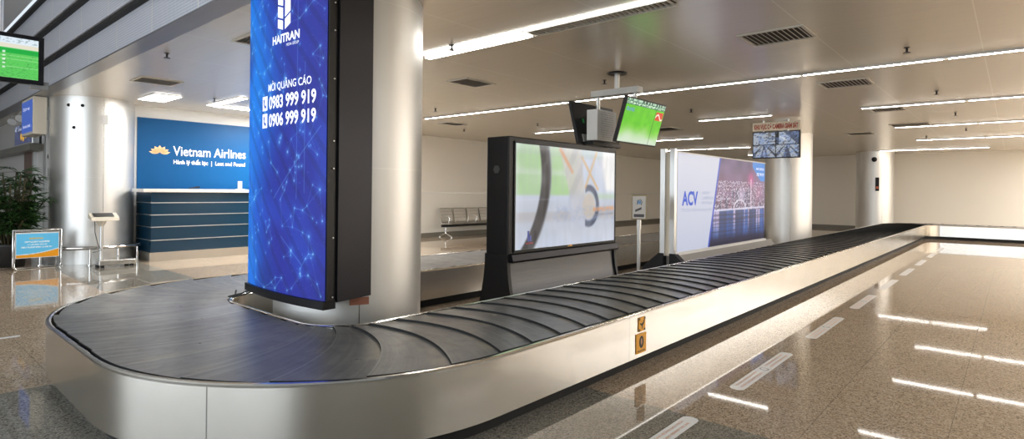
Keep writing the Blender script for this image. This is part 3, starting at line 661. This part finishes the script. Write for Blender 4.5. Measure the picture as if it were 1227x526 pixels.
# ------------------------------------------------------------------ surveillance monitor
t = thing('surveillance_monitor', (13.3, 3.95, 2.3), 'black monitor with four camera views under a red lettered sign, by the white column', 'monitor')
YC0, YC1 = 3.47, 4.46
MB().box(13.28, 13.36, YC0, YC1, 2.19, 2.78).build('monitor_case', M['black'], t, bevel=.006)
def cctv_fn(U, V):
    c = np.ones(U.shape + (3,)) * .78; q = np.array([.82, .86, .92]); c = c * q
    u2, v2 = (U * 2) % 1, (V * 2) % 1; idx = (U > .5) * 1 + (V > .5) * 2
    per = np.abs(u2 - .5) / (1.05 - v2 + .05); c = blend(c, .85 * (per < .16) * (idx < 2), (.22, .24, .32)); c = blend(c, .8 * (per > .45) * (per < .60) * (idx < 2), (.15, .16, .22)); c = blend(c, .7 * (np.abs(u2 - .5) < .05) * (v2 < .6) * (idx == 0), (.75, .78, .9))
    c = blend(c, .8 * ((u2 + v2 * .6) > .95) * (idx == 3), (.22, .26, .36)); c = blend(c, .7 * (np.hypot(u2 - .35, v2 - .5) < .22) * (idx == 3), (.85, .88, .92)); c = blend(c, .9 * (u2 < .14) * (idx == 3), (.04, .05, .05))
    c = blend(c, .7 * (u2 > .66) * (idx == 2) * (vnoise(U, V, 16, 61) > .4), (.35, .35, .34)); c = blend(c, .5 * (vnoise(U, V, 14, 62, 12) > .6), (.48, .58, .78)); c = blend(c, .5 * (vnoise(U, V, 40, 63, 24) > .68), (.12, .12, .15))
    c = blend(c, (np.abs(U - .5) < .006) | (np.abs(V - .5) < .008), (.05, .05, .06)); return c
canvas('screen', (13.277, YC1 - .02, 2.21), (0, -1, 0), (0, 0, 1), YC1 - YC0 - .04, .55, 110, 64, cctv_fn, canvas_mat('camera_views', .95, .3), t)
MB().box(13.28, 13.31, YC0, YC1, 2.80, 2.985).build('sign_board', mat('sign_cream', (.78, .70, .56), .5, emit=.0), t)
text('KHU VỰC CÓ CAMERA GIÁM SÁT', 'lettering', (13.278, YC1 - .04, 2.84), (0, -1, 0), (0, 0, 1), .10, mat('brick_red', (.45, .07, .03), .5), t, width=YC1 - YC0 - .08, bold=.045)
for y in (3.7, 4.22): MB().box(13.31, 13.34, y, y + .03, 2.7, ZC).build('hanger', M['alu'], t)

# ------------------------------------------------------------------ small notice on a pole
t = thing('notice_stand', (7.65, 4.2, 0), 'small framed notice on a steel pole between the totem and the billboard', 'sign')
d = Vector((-7.65, -4.2, 0)).normalized(); w = Vector((-d.y, d.x, 0)) * -1
if w.dot(r0) < 0: w = -w
w.normalize(); o0 = Vector((7.65, 4.2, 0))
MB().cyl((7.65, 4.2, 0), (7.65, 4.2, 1.0), .026, n=14).cyl((7.65, 4.2, 0), (7.65, 4.2, .03), .18, .17, 28).cyl((7.65, 4.2, .86), (7.65, 4.2, 1.0), .034).build('pole', M['alu'], t)
MB().slab(o0, w, (0, 0, 1), d, -.115, .115, .995, 1.365, -.02, .02).build('frame', mat('bronze_frame', (.30, .24, .15), .3, .6), t, bevel=.004)
MB().slab(o0, w, (0, 0, 1), d, -.095, .095, 1.015, 1.345, .02, .022).build('notice', M['white'], t)
lg = MB(); lg.slab(o0, w, (0, 0, 1), d, -.075, .075, 1.035, 1.08, .022, .0235)
B2 = o0 + d * .0235
lg.slab(B2 + w * -.01 + Vector((0, 0, 1.13)), (w + Vector((0, 0, .45))).normalized(), Vector((0, 0, 1)), d, -.05, .05, 0, .035, -.001, 0)
lg.tube([B2 + w * a + Vector((0, 0, z)) for a, z in ((-.03, 1.22), (-.02, 1.28), (.02, 1.30), (.045, 1.26), (.03, 1.21))], .004, 5)
lg.build('pictogram', mat('dark_print', (.12, .12, .14), .5), t)
lg = MB(); lg.slab(B2, w, (0, 0, 1), d, -.03, .03, 1.23, 1.28, -.001, .0005); lg.build('blue_mark', mat('blue_print', (.25, .45, .75), .5), t)

# ------------------------------------------------------------------ airline lost-and-found desk
M['vna'] = mat('airline_blue', (.0007, .085, .255), .4, spec=.2); NTm = NT(M['vna'])
M['navy'] = mat('navy_gloss', (.004, .032, .065), .18)
b = thing('airline_backdrop', (5.3, 13.14, 1.0), 'blue airline wall panel with a golden lotus and white lettering behind the counter', 'sign')
MB().box(3.64, 7.05, 13.12, 13.158, .02, 2.80).build('panel', M['vna'], b)
wt_ = mat('sign_white', (.9, .92, .94), .5, emit=.25)
text('Vietnam Airlines', 'lettering', (4.28, 13.118, 2.07), (1, 0, 0), (0, 0, 1), .20, wt_, b, width=1.49, bold=.012, depth=.004)
text('Hành lý thất lạc  |  Lost and Found', 'lettering', (4.29, 13.118, 1.895), (1, 0, 0), (0, 0, 1), .085, wt_, b, width=1.47, bold=.02, depth=.004)
lo = MB(); cx_, cz_ = 4.035, 2.09
for a, ln, wd_ in ((90, .19, .055), (60, .19, .055), (120, .19, .055), (33, .19, .05), (147, .19, .05), (12, .20, .04), (168, .20, .04)):
    a = math.radians(a); dx, dz = math.cos(a), math.sin(a); px, pz = -dz, dx
    pts = [(cx_ + dx * ln * f + px * wd_ * g, cz_ + dz * ln * f * .9 + pz * wd_ * g) for f, g in ((.12, 0), (.4, .6), (.65, .75), (1, 0), (.65, -.75), (.4, -.6))]
    lo.extrude(pts, 'y', 13.112, 13.12)
lo.build('lotus_emblem', mat('lotus_gold', (.85, .55, .30), .45, emit=.25), b)
text('SKYTEAM', 'lettering', (5.90, 13.118, 2.06), (1, 0, 0), (0, 0, 1), .07, wt_, b, width=.3, depth=.004)
ct = thing('service_counter', (5.2, 12.6, 0), 'long dark blue counter with steel plinth and pale top under the airline sign', 'counter')
MB().box(3.62, 6.9, 12.2, 13.08, .17, 1.31).build('body', M['navy'], ct)
MB().box(3.60, 6.9, 12.19, 13.09, 0, .17).build('plinth', mk_steel('plinth_steel', (.60, .58, .54), .3), ct)
MB().box(3.46, 6.95, 12.12, 12.78, 1.31, 1.375).build('counter_top', mat('top_white', (.72, .71, .67), .3), ct, bevel=.008)
for z in (1.11, .88, .65, .40):
    MB().box(3.612, 6.9, 12.192, 13.08, z - .007, z + .007).build('trim_strip', M['alu'], ct)
t = thing('desk_sign', (5.32, 12.35, 1.375), 'small white upright tag holder on the counter top, beside the blue screen', 'desk sign')
MB().box(5.28, 5.36, 12.34, 12.36, 1.38, 1.55).build('card', M['white'], t); MB().box(5.24, 5.40, 12.30, 12.40, 1.375, 1.385).build('foot', M['white'], t)
MB().box(5.295, 5.31, 12.337, 12.34, 1.42, 1.53).build('print', mat('tag_blue', (.1, .2, .5), .5), t)
t = thing('stapler', (4.41, 12.3, 1.375), 'small dark object lying on the counter top below the airline name', 'stapler')
MB().box(4.31, 4.51, 12.28, 12.33, 1.375, 1.385).build('foot', M['black'], t); MB().hexa([(4.31, 12.28, 1.39), (4.51, 12.28, 1.40), (4.51, 12.33, 1.40), (4.31, 12.33, 1.39), (4.31, 12.285, 1.40), (4.49, 12.285, 1.435), (4.49, 12.325, 1.435), (4.31, 12.325, 1.40)]).build('arm', M['black'], t)

# ------------------------------------------------------------------ weighing scale
t = thing('weighing_scale', (3.0, 12.05, 0), 'steel platform scale with a display head, in front of the broad column', 'scale')
SX, SY = 2.98, 12.0
MB().box(SX - .26, SX + .30, SY - .20, SY + .22, .04, .13).build('platform', M['steel_plain'], t, bevel=.012)
for a in (-.2, .24):
    for b_ in (-.15, .17): MB().cyl((SX + a, SY + b_, 0), (SX + a, SY + b_, .045), .03).build('foot', M['black'], t)
MB().cyl((SX - .15, SY + .16, .12), (SX - .15, SY + .16, .80), .028).build('post', M['alu'], t)
MB().cyl((SX - .15, SY + .16, .70), (SX - .15, SY + .16, .82), .03, .10).build('bracket', M['cream'], t)
h = thing; MB().hexa([(SX - .33, SY + .0, .80), (SX + .09, SY + .0, .80), (SX + .09, SY + .24, .84), (SX - .33, SY + .24, .84), (SX - .33, SY + .02, .86), (SX + .09, SY + .02, .86), (SX + .09, SY + .24, .94), (SX - .33, SY + .24, .94)]).build('display_head', M['cream'], t, bevel=.01)
MB().hexa([(SX - .28, SY + .05, .875), (SX + .02, SY + .05, .875), (SX + .02, SY + .20, .93), (SX - .28, SY + .20, .93), (SX - .28, SY + .05, .880), (SX + .02, SY + .05, .880), (SX + .02, SY + .20, .936), (SX - .28, SY + .20, .936)]).build('keypad', M['black'], t)
MB().tube([(SX - .26, SY + .1, .81), (SX - .25, SY + .12, .6), (SX - .2, SY + .14, .38), (SX - .15, SY + .13, .28), (SX - .26, SY + .2, .24)], .006, 6).build('cable', M['rubber_black'], t)

# ------------------------------------------------------------------ notice board on floor stand, left
t = thing('notice_board', (2.0, 12.45, 0), 'low silver framed floor board with a blue and orange notice, by the potted palm', 'sign')
BX0, BX1, BY = 1.68, 2.32, 12.45
fr = []
for a in np.linspace(0, PI / 2, 6): fr.append((BX1 - .08 + .08 * math.cos(-a), BY, .08 + .08 * math.sin(-a)))
for a in np.linspace(PI / 2, PI, 6): fr.append((BX0 + .08 + .08 * math.cos(a), BY, .08 - .08 * math.sin(a)))
MB().tube([(BX1, BY, .66)] + fr + [(BX0, BY, .66)], .014, 8, True).build('frame', M['chrome'], t)
MB().tube([(BX1 - .06, BY + .09, .02), (BX0 + .03, BY + .09, .02), (BX0 + .03, BY + .02, .64), (BX1 - .03, BY + .02, .64)], .011, 8, True).build('rear_leg', M['chrome'], t)
def nb_fn(U, V):
    c = np.ones(U.shape + (3,)) * np.array([.42, .78, .95]); wv = .10 + .22 * U ** 2.2; c = blend(c, sm(.012, 0, V - wv), (.93, .62, .15)); c = blend(c, sm(.02, .008, np.abs(V - wv - .025)), (.97, .97, .95))
    for v_, a, b_, cc in ((.80, .30, .62, (.95, .75, .2)), (.66, .2, .78, (1, 1, 1)), (.54, .25, .72, (.95, .98, 1)), (.43, .12, .84, (.95, .98, 1))): c = blend(c, .85 * (np.abs(V - v_) < .028) * (U > a) * (U < b_) * (vnoise(U, V, 80, 71, 40) > .35), cc)
    return c
MB().box(BX0 + .03, BX1 - .03, BY - .006, BY + .006, .19, .62).build('panel', M['white'], t)
canvas('notice', (BX0 + .04, BY - .008, .2), (1, 0, 0), (0, 0, 1), BX1 - BX0 - .08, .40, 90, 50, nb_fn, canvas_mat('notice_print', .35, .4, .6), t)

# ------------------------------------------------------------------ potted palm
M['leaf'] = mat('palm_leaf', (.018, .055, .016), .35); k = NT(M['leaf']); p, x = k.pos()
k.l(k.mix(k.noise(p, 6, 3), (.010, .032, .010), (.05, .12, .03)), k.b.inputs['Base Color'])
PX, PY = 1.73, 13.14
t = thing('potted_palm', (PX, PY, 0), 'dense dark green potted palm behind the floor board, left of the broad column', 'plant')
MB().lathe((PX, PY, 0), [(.0, 0), (.20, 0), (.26, .36), (.27, .40), (.24, .40), (.235, .34), (0, .34)], 24).build('pot', mat('dark_pot', (.03, .03, .03), .5), t)
MB().lathe((PX, PY, .33), [(0, .02), (.235, .02)], 20).build('soil', mat('soil', (.03, .02, .012), .9), t)
st = MB(); lf = MB()
for i in range(34):
    a = random.uniform(0, 2 * PI); r0_ = random.uniform(.02, .16); hh = random.uniform(.45, 1.32); sp = random.uniform(.05, .42)
    b0 = Vector((PX + r0_ * math.cos(a), PY + r0_ * math.sin(a), .34)); b1 = b0 + Vector((sp * math.cos(a), sp * math.sin(a), hh))
    if (Vector((b1.x, b1.y)) - Vector(CL)).length < .70: continue
    mid = b0.lerp(b1, .5) + Vector((0, 0, .05)); st.tube([b0, mid, b1], .011, 6)
    for j in range(7):
        f = .35 + .65 * j / 6; q = b0.lerp(b1, f); aa = a + random.uniform(-1.8, 1.8); el = random.uniform(.1, .8); ln = random.uniform(.10, .2)
        d = Vector((math.cos(aa) * math.cos(el), math.sin(aa) * math.cos(el), math.sin(el))); hub = q + d * ln
        if (Vector((hub.x, hub.y)) - Vector(CL)).length < .70 or hub.y < 12.62: continue
        st.tube([q, hub], .004, 4)
        side = d.cross(Vector((0, 0, 1))).normalized(); upv = side.cross(d)
        for l_ in range(8):
            g = -1.25 + 2.5 * l_ / 7; dl = (d * math.cos(g) + side * math.sin(g)).normalized(); L_ = random.uniform(.22, .34); wv = dl.cross(upv).normalized() * .02
            drop = Vector((0, 0, -1)); p1 = hub + dl * L_ * .5 + drop * .015; p2 = hub + dl * L_ * .95 + drop * .09; ridge = upv * .006
            if min((Vector((q_.x, q_.y)) - Vector(CL)).length for q_ in (hub, p1, p2)) < .70 or min(hub.y, p2.y, p1.y) < 12.62: continue
            vs = [hub, p1 - wv, p1 + ridge, p1 + wv, p2]; lf.add(vs, [(0, 1, 2), (0, 2, 3), (1, 4, 2), (2, 4, 3)])
st.build('stem', mat('palm_stem', (.06, .05, .02), .6), t); lf.build('foliage', M['leaf'], t, fix=False)

# ------------------------------------------------------------------ far left shop things
t = thing('hanging_sign', (2.1, 13.6, 2.35), 'blue faced cream sided box sign hanging by the top of the broad column', 'sign')
MB().box(2.04, 2.24, 13.22, 14.3, 2.34, 3.02).build('case', M['cream'], t, bevel=.01)
MB().box(2.034, 2.04, 13.28, 14.25, 2.39, 2.97).build('face', mat('sign_blue', (.03, .09, .42), .3, emit=.7), t)
for z, w0 in ((2.80, .60), (2.48, .70)): text(('Dịch vụ', 'Service desk')[z < 2.6], 'lettering', (2.032, 14.1, z), (0, -1, 0), (0, 0, 1), .06, M['wtext'], t, width=w0)
t = thing('light_box_sign', (2.5, 16.5, 2.3), 'framed picture sign with yellow flowers above the brown door, far left', 'sign')
MB().box(2.38, 2.5, 15.5, 17.6, 2.30, 2.80).build('frame', M['alu'], t, bevel=.01)
def fl_fn(U, V):
    c = np.ones(U.shape + (3,)) * np.array([.30, .34, .52]); c = blend(c, .6 * vnoise(U, V, 8, 81, 5), (.12, .14, .25))
    for x_, y_ in ((.42, .38), (.55, .30), (.70, .42)): c = blend(c, np.hypot((U - x_) * 3, V - y_) < .18, (.95, .72, .15))
    c = blend(c, .8 * (V > .70) * (vnoise(U, V, 30, 82, 10) > .6), (.8, .85, .95)); return c
canvas('picture', (2.376, 17.5, 2.34), (0, -1, 0), (0, 0, 1), 1.9, .42, 60, 24, fl_fn, canvas_mat('flower_picture', .7, .3), t)
t = thing('wall_poster', (2.53, 14.45, 1.6), 'white poster with black brush figures beside the broad column', 'poster')
MB().box(2.50, 2.53, 14.1, 14.85, 1.55, 2.75).build('sheet', M['white'], t)
mk = MB()
for (a, b_, c_, e_) in ((14.3, 2.4, .10, .22), (14.42, 2.2, .08, .18), (14.25, 2.05, .12, .10), (14.6, 1.95, .08, .1)): MB().extrude([(a, b_), (a + c_, b_ + .03), (a + c_ * .7, b_ + e_), (a + c_ * .2, b_ + e_ * .7)], 'x', 2.494, 2.4995).build('brush_figure', M['ink'], t)
mk.box(2.494, 2.4995, 14.2, 14.6, 1.6, 1.78); mk.build('brush_figure', M['ink'], t)
for i, (yy, lb) in enumerate(((17.3, 'farthest white spotlight above the flower sign'), (16.3, 'middle white spotlight above the flower sign'), (15.4, 'white spotlight nearest the blue box sign'))):
    t = thing('spotlight', (2.36, yy, 2.85), lb, 'spotlight', 'white spotlights over the shop fronts')
    MB().cyl((2.36, yy, 2.98), (2.36, yy, ZC), .015).build('stem', M['white'], t); MB().cyl((2.36, yy + .06, 2.99), (2.28, yy - .1, 2.86), .065, .085, 18).build('head', M['white'], t)

# ------------------------------------------------------------------ bench of steel chairs
t = thing('beam_seating', (12.7, 12.75, 0), 'row of perforated steel waiting chairs on one beam against the back wall', 'bench')
BXs = 11.5; pit = .56; N = 5
mp_ = mat('perforated_steel', (.55, .54, .50), .35, .8); k = NT(mp_); p, x = k.pos(); v = k.n('ShaderNodeTexVoronoi'); k.l(p, v.inputs['Vector']); v.inputs['Scale'].default_value = 40; v.inputs['Randomness'].default_value = 0
k.l(k.mix(k.ramp(v.outputs['Distance'], .25, .35, .7, 0), (.62, .60, .56), (.08, .08, .08)), k.b.inputs['Base Color'])
MB().box(BXs - .1, BXs + N * pit, 12.72, 12.80, .31, .38).build('beam', M['black'], t)
for i in range(N):
    xa = BXs + i * pit + .02; xb = xa + pit - .05
    pf = [(12.48, .40), (12.50, .43), (12.60, .425), (12.90, .40), (12.90, .385), (12.60, .40), (12.50, .40)]
    MB().extrude(pf, 'x', xa, xb).build('seat', mp_, t)
    pf = [(12.88, .42), (12.92, .46), (13.02, .84), (13.06, .87), (13.065, .84), (12.95, .44)]
    MB().extrude(pf, 'x', xa + .01, xb - .01).build('backrest', mp_, t)
for xx in (BXs - .03, BXs + pit * 2 - .02, BXs + N * pit):
    MB().tube([(xx, 12.55, .42), (xx, 12.50, .60), (xx, 12.56, .64), (xx, 12.84, .64), (xx, 12.88, .60), (xx, 12.90, .44)], .016, 8).build('armrest', M['chrome'], t)
for xx in (BXs + .05, BXs + N * pit - .15):
    MB().tube([(xx, 12.76, .32), (xx, 12.76, .12), (xx, 12.50, .03)], .022, 8).tube([(xx, 12.76, .12), (xx, 13.02, .03)], .022, 8).cyl((xx, 12.5, 0), (xx, 12.5, .03), .025).cyl((xx, 13.02, 0), (xx, 13.02, .03), .025).build('leg', M['chrome'], t)

# ------------------------------------------------------------------ ceiling lights
def strip(x0, y0, y1, lit, label, group):
    t = thing('ceiling_light', (x0, (y0 + y1) / 2, ZC - .03), label, 'ceiling light', group)
    MB().box(x0 - .045, x0 - .032, y0, y1, ZC - .022, ZC).box(x0 + .032, x0 + .045, y0, y1, ZC - .022, ZC).box(x0 - .032, x0 + .032, y0, y1, ZC - .006, ZC - .001).build('housing', M['housing'], t)
    MB().box(x0 - .016, x0 + .016, y0 + .03, y1 - .03, ZC - .026, ZC - .010).build('tube', M['tube'] if lit else M['tube_off'], t)
    return t
ROWS = [8.42, 12.35, 16.3, 20.35, 24.6]
names = {8.42: 'second', 12.35: 'third', 16.3: 'fourth', 20.35: 'fifth', 24.6: 'farthest'}
bounds = [-.94 + 1.567 * i for i in range(8)]
litmap = {8.42: (1, 1, 1, 1, 1, 1, 1), 12.35: (1, 1, 0, 1, 0, 0, 1), 16.3: (1, 1, 0, 0, 0, 1, 0), 20.35: (1, 1, 0, 0, 0, 1, 1), 24.6: (0, 1, 1, 0, 0, 1, 0)}
where = ['at the right edge of the view', 'second from the right edge', 'third from the right edge', 'in the middle of its row', 'just left of the middle of its row', 'over the far leg of the carousel', 'nearest the back wall']
for X_ in ROWS:
    for i in range(7):
        if litmap[X_][i]: strip(X_, bounds[i], bounds[i + 1], True, f'lit strip light, {names[X_]} ceiling row, {where[i]}', f'strip lights of the {names[X_]} ceiling row')
# first row: wider channel with louvres, one lit tube and one dark
def channel(y0, y1, lit, label):
    t = thing('ceiling_light', (4.52, (y0 + y1) / 2, ZC - .03), label, 'ceiling light', 'louvred strip lights of the nearest ceiling row')
    MB().box(4.42, 4.435, y0, y1, ZC - .03, ZC).box(4.60, 4.615, y0, y1, ZC - .03, ZC).box(4.435, 4.60, y0, y1, ZC - .006, ZC - .001).build('housing', M['vent'], t)
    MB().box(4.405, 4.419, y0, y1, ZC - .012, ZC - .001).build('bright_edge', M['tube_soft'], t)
    if lit: MB().box(4.50, 4.58, y0 + .03, y1 - .03, ZC - .034, ZC - .01).build('tube', M['tube'], t)
    else:
        mb = MB(); n = int((y1 - y0) / .05)
        for i in range(n): mb.box(4.45, 4.585, y0 + .02 + i * .05, y0 + .03 + i * .05, ZC - .028, ZC - .008)
        mb.box(4.585, 4.6, y0, y1, ZC - .03, ZC - .01); mb.build('louvre', M['vent'], t); MB().box(4.44, 4.595, y0, y1, ZC - .0085, ZC - .0065).build('reflector', M['vent_dark'], t)
channel(3.77, 5.40, True, 'lit louvred strip light of the nearest row, right of the blue screen column')
channel(2.18, 3.74, False, 'unlit louvred strip light running off the top of the view')
def panel_light(x0, x1, y0, y1, label):
    t = thing('ceiling_light', ((x0 + x1) / 2, (y0 + y1) / 2, ZC - .02), label, 'ceiling light')
    MB().box(x0 - .02, x1 + .02, y0 - .02, y1 + .02, ZC - .012, ZC).build('housing', M['white'], t); MB().box(x0, x1, y0, y1, ZC - .02, ZC - .01).build('diffuser', M['tube_soft'], t)
panel_light(3.37, 3.78, 11.2, 12.1, 'square lit ceiling panel above the gap between column and airline sign')
panel_light(4.46, 4.60, 10.4, 11.85, 'slim lit ceiling strip running towards the airline sign beside the blue screen')
panel_light(4.62, 6.4, 11.80, 11.96, 'slim lit ceiling strip parallel to the airline sign')

# ------------------------------------------------------------------ vents and sprinklers
def vent(x0, x1, y0, y1, label, dark=False):
    t = thing('ceiling_vent', ((x0 + x1) / 2, (y0 + y1) / 2, ZC - .02), label, 'vent', 'square ceiling air vents')
    MB().box(x0, x1, y0, y0 + .03, ZC - .014, ZC).box(x0, x1, y1 - .03, y1, ZC - .014, ZC).box(x0, x0 + .03, y0 + .03, y1 - .03, ZC - .014, ZC).box(x1 - .03, x1, y0 + .03, y1 - .03, ZC - .014, ZC).build('frame', M['vent'], t)
    MB().box(x0 + .03, x1 - .03, y0 + .03, y1 - .03, ZC - .003, ZC - .001).build('backing', M['vent_dark'], t)
    mb = MB(); n = int((y1 - y0 - .06) / .05)
    for i in range(n):
        y = y0 + .045 + i * .05; mb.hexa([(x0 + .03, y, ZC - .014), (x1 - .03, y, ZC - .014), (x1 - .03, y + .006, ZC - .014), (x0 + .03, y + .006, ZC - .014), (x0 + .03, y + .018, ZC - .003), (x1 - .03, y + .018, ZC - .003), (x1 - .03, y + .024, ZC - .003), (x0 + .03, y + .024, ZC - .003)])
    mb.build('slats', M['vent'] if not dark else M['grey'], t)
vent(5.75, 6.36, 5.93, 6.38, 'dark square vent right of the big column'); vent(5.95, 6.50, 1.54, 2.17, 'nearest white slatted vent, high at the upper right', False)
vent(2.70, 3.28, 9.62, 10.15, 'grey vent in the ceiling over the broad left column'); vent(2.69, 3.25, 6.0, 6.5, 'slatted vent just left of the top of the blue screen')
vent(9.2, 9.82, 10.1, 10.5, 'vent over the back wall chairs', True); vent(9.2, 9.78, 1.55, 2.19, 'closed beige vent beyond the second light row')
vent(12.6, 13.1, 1.56, 2.1, 'louvred vent touching the third light row'); vent(15.6, 16.15, 1.45, 2.2, 'vent before the fourth light row')
vent(11.6, 12.2, 7.4, 8.0, 'vent beyond the hanging monitors', True); vent(17.2, 17.8, 2.8, 3.4, 'vent beside the white column top', True)
vent(13.2, 13.9, 6.4, 7.1, 'vent above the billboard', True)
for (x_, y_, w_) in ((4.37, 4.76, 'above the lit louvred light'), (7.55, 8.68, 'behind the big column near the second row'), (10.59, 11.02, 'over the waiting chairs'), (10.72, 8.62, 'above the totem'), (7.14, 4.5, 'beside the monitor pole'), (10.67, 4.75, 'left of the camera monitor'), (7.61, .91, 'between the first two light rows at the right'), (11.05, .93, 'between the second and third light rows at the right'), (14.16, .89, 'between the third and fourth light rows at the right'), (2.45, 7.75, 'by the bulkhead edge on the left'), (4.25, 10.96, 'over the airline counter'), (19.27, 1.84, 'far off before the fifth light row'), (17.6, .9, 'far off beyond the fourth light row')):
    t = thing('sprinkler', (x_, y_, ZC - .08), 'small dark sprinkler head ' + w_, 'sprinkler', 'ceiling sprinkler heads')
    MB().cyl((x_, y_, ZC - .055), (x_, y_, ZC), .012, n=8).cyl((x_, y_, ZC - .006), (x_, y_, ZC), .03, n=12).build('body', M['black_metal'], t)
    MB().cyl((x_, y_, ZC - .06), (x_, y_, ZC - .055), .036, n=10).build('deflector', M['black_metal'], t)

# ------------------------------------------------------------------ floor markers
M['vinyl'] = mat('white_vinyl', (.82, .82, .82), .25); M['vink'] = mat('orange_print', (.65, .28, .12), .5); M['vblk'] = mat('grey_print', (.12, .12, .12), .5)
def marker(x0, ln, y, label, detail):
    t = thing('floor_marker', (x0 + ln / 2, y, 0), label, 'floor marker', 'white distance markers in a line beside the carousel')
    r = .045; w_ = .052; pts = []
    for (cx0, a0) in ((x0 + ln - r, -PI / 2), (x0 + ln - r, 0), (x0 + r, PI / 2), (x0 + r, PI)):
        cy0 = y + (w_ - r) * (1 if a0 in (0, PI / 2) else -1)
        for a in np.linspace(a0, a0 + PI / 2, 5): pts.append((cx0 + r * math.cos(a), cy0 + r * math.sin(a)))
    MB().extrude(pts, 'z', .0005, .0015).build('sheet', M['vinyl'], t)
    if detail:
        for i, s_ in enumerate(('VUI LÒNG ĐỨNG SAU VẠCH', 'PLEASE STAND BEHIND THE LINE')):
            for xx in (x0 + .08, x0 + ln / 2 + .1):
                text(s_, 'lettering', (xx, y + .014 - i * .04, .0016), (1, 0, 0), (0, 1, 0), .018, M['vink'], t, width=ln / 2 - .2, depth=.0004, bold=.01)
        mk = MB(); mk.extrude([(x0 + ln / 2 + .035 * math.cos(a), y + .035 * math.sin(a)) for a in np.linspace(0, 2 * PI, 16, endpoint=False)], 'z', .0016, .0019); mk.build('emblem', M['vblk'], t)
        mk = MB(); mk.extrude([(x0 + ln / 2 + .026 * math.cos(a), y + .026 * math.sin(a)) for a in np.linspace(0, 2 * PI, 16, endpoint=False)], 'z', .0019, .0021); mk.build('emblem_centre', M['vinyl'], t)
ords = ['nearest', 'second', 'third', 'fourth', 'fifth', 'sixth', 'seventh', 'eighth', 'farthest']
for i in range(9):
    x0 = 2.17 + 1.97 * i; marker(x0, 1.27, 1.50 - .006 * i, f'white floor strip beside the carousel, {ords[i]} of the line from the camera', i < 4)
t = MB().box(.35, 1.0, 6.95, 7.01, .0005, .0015).build('floor_tape', M['vinyl']); setp(t, 'short white tape strip on the brown floor at the left edge', 'floor marker')

# ------------------------------------------------------------------ sub-parts sit under their parts
SUB = [('surveillance_monitor', 'screen', 'monitor_case'), ('surveillance_monitor', 'lettering', 'sign_board'), ('advertising_totem', 'picture', 'frame'), ('advertising_totem', 'bezel', 'frame'),
       ('advertising_totem', 'emblem', 'frame'), ('advertising_totem', 'badge', 'frame'), ('advertising_totem', 'lettering', 'picture'), ('advertising_totem', 'logo', 'frame'),
       ('notice_stand', 'notice', 'frame'), ('weighing_scale', 'keypad', 'display_head'), ('notice_board', 'notice', 'panel'), ('airline_backdrop', 'lettering', 'panel'), ('airline_backdrop', 'lotus_emblem', 'panel'),
       ('warning_sticker', 'pictogram', 'backing'), ('led_display', 'screw', 'side_cover'), ('billboard', 'poster', 'light_box'), ('hanging_sign', 'face', 'case'), ('light_box_sign', 'picture', 'frame'),
       ('wall_poster', 'brush_figure', 'sheet'), ('desk_sign', 'print', 'card'), ('floor_marker', 'emblem', 'sheet'), ('floor_marker', 'lettering', 'sheet')]
def base(o): return o.name.split('.')[0]
for root in [o for o in C.objects if o.parent is None]:
    kids = [o for o in C.objects if o.parent == root]
    for rn, c_, p_ in SUB:
        if base(root) != rn: continue
        ps = [o for o in kids if base(o) == p_]
        for o in [o for o in kids if base(o) == c_]:
            if ps and ps[0].parent == root and not any(q.parent == o for q in C.objects): o.parent = ps[0]
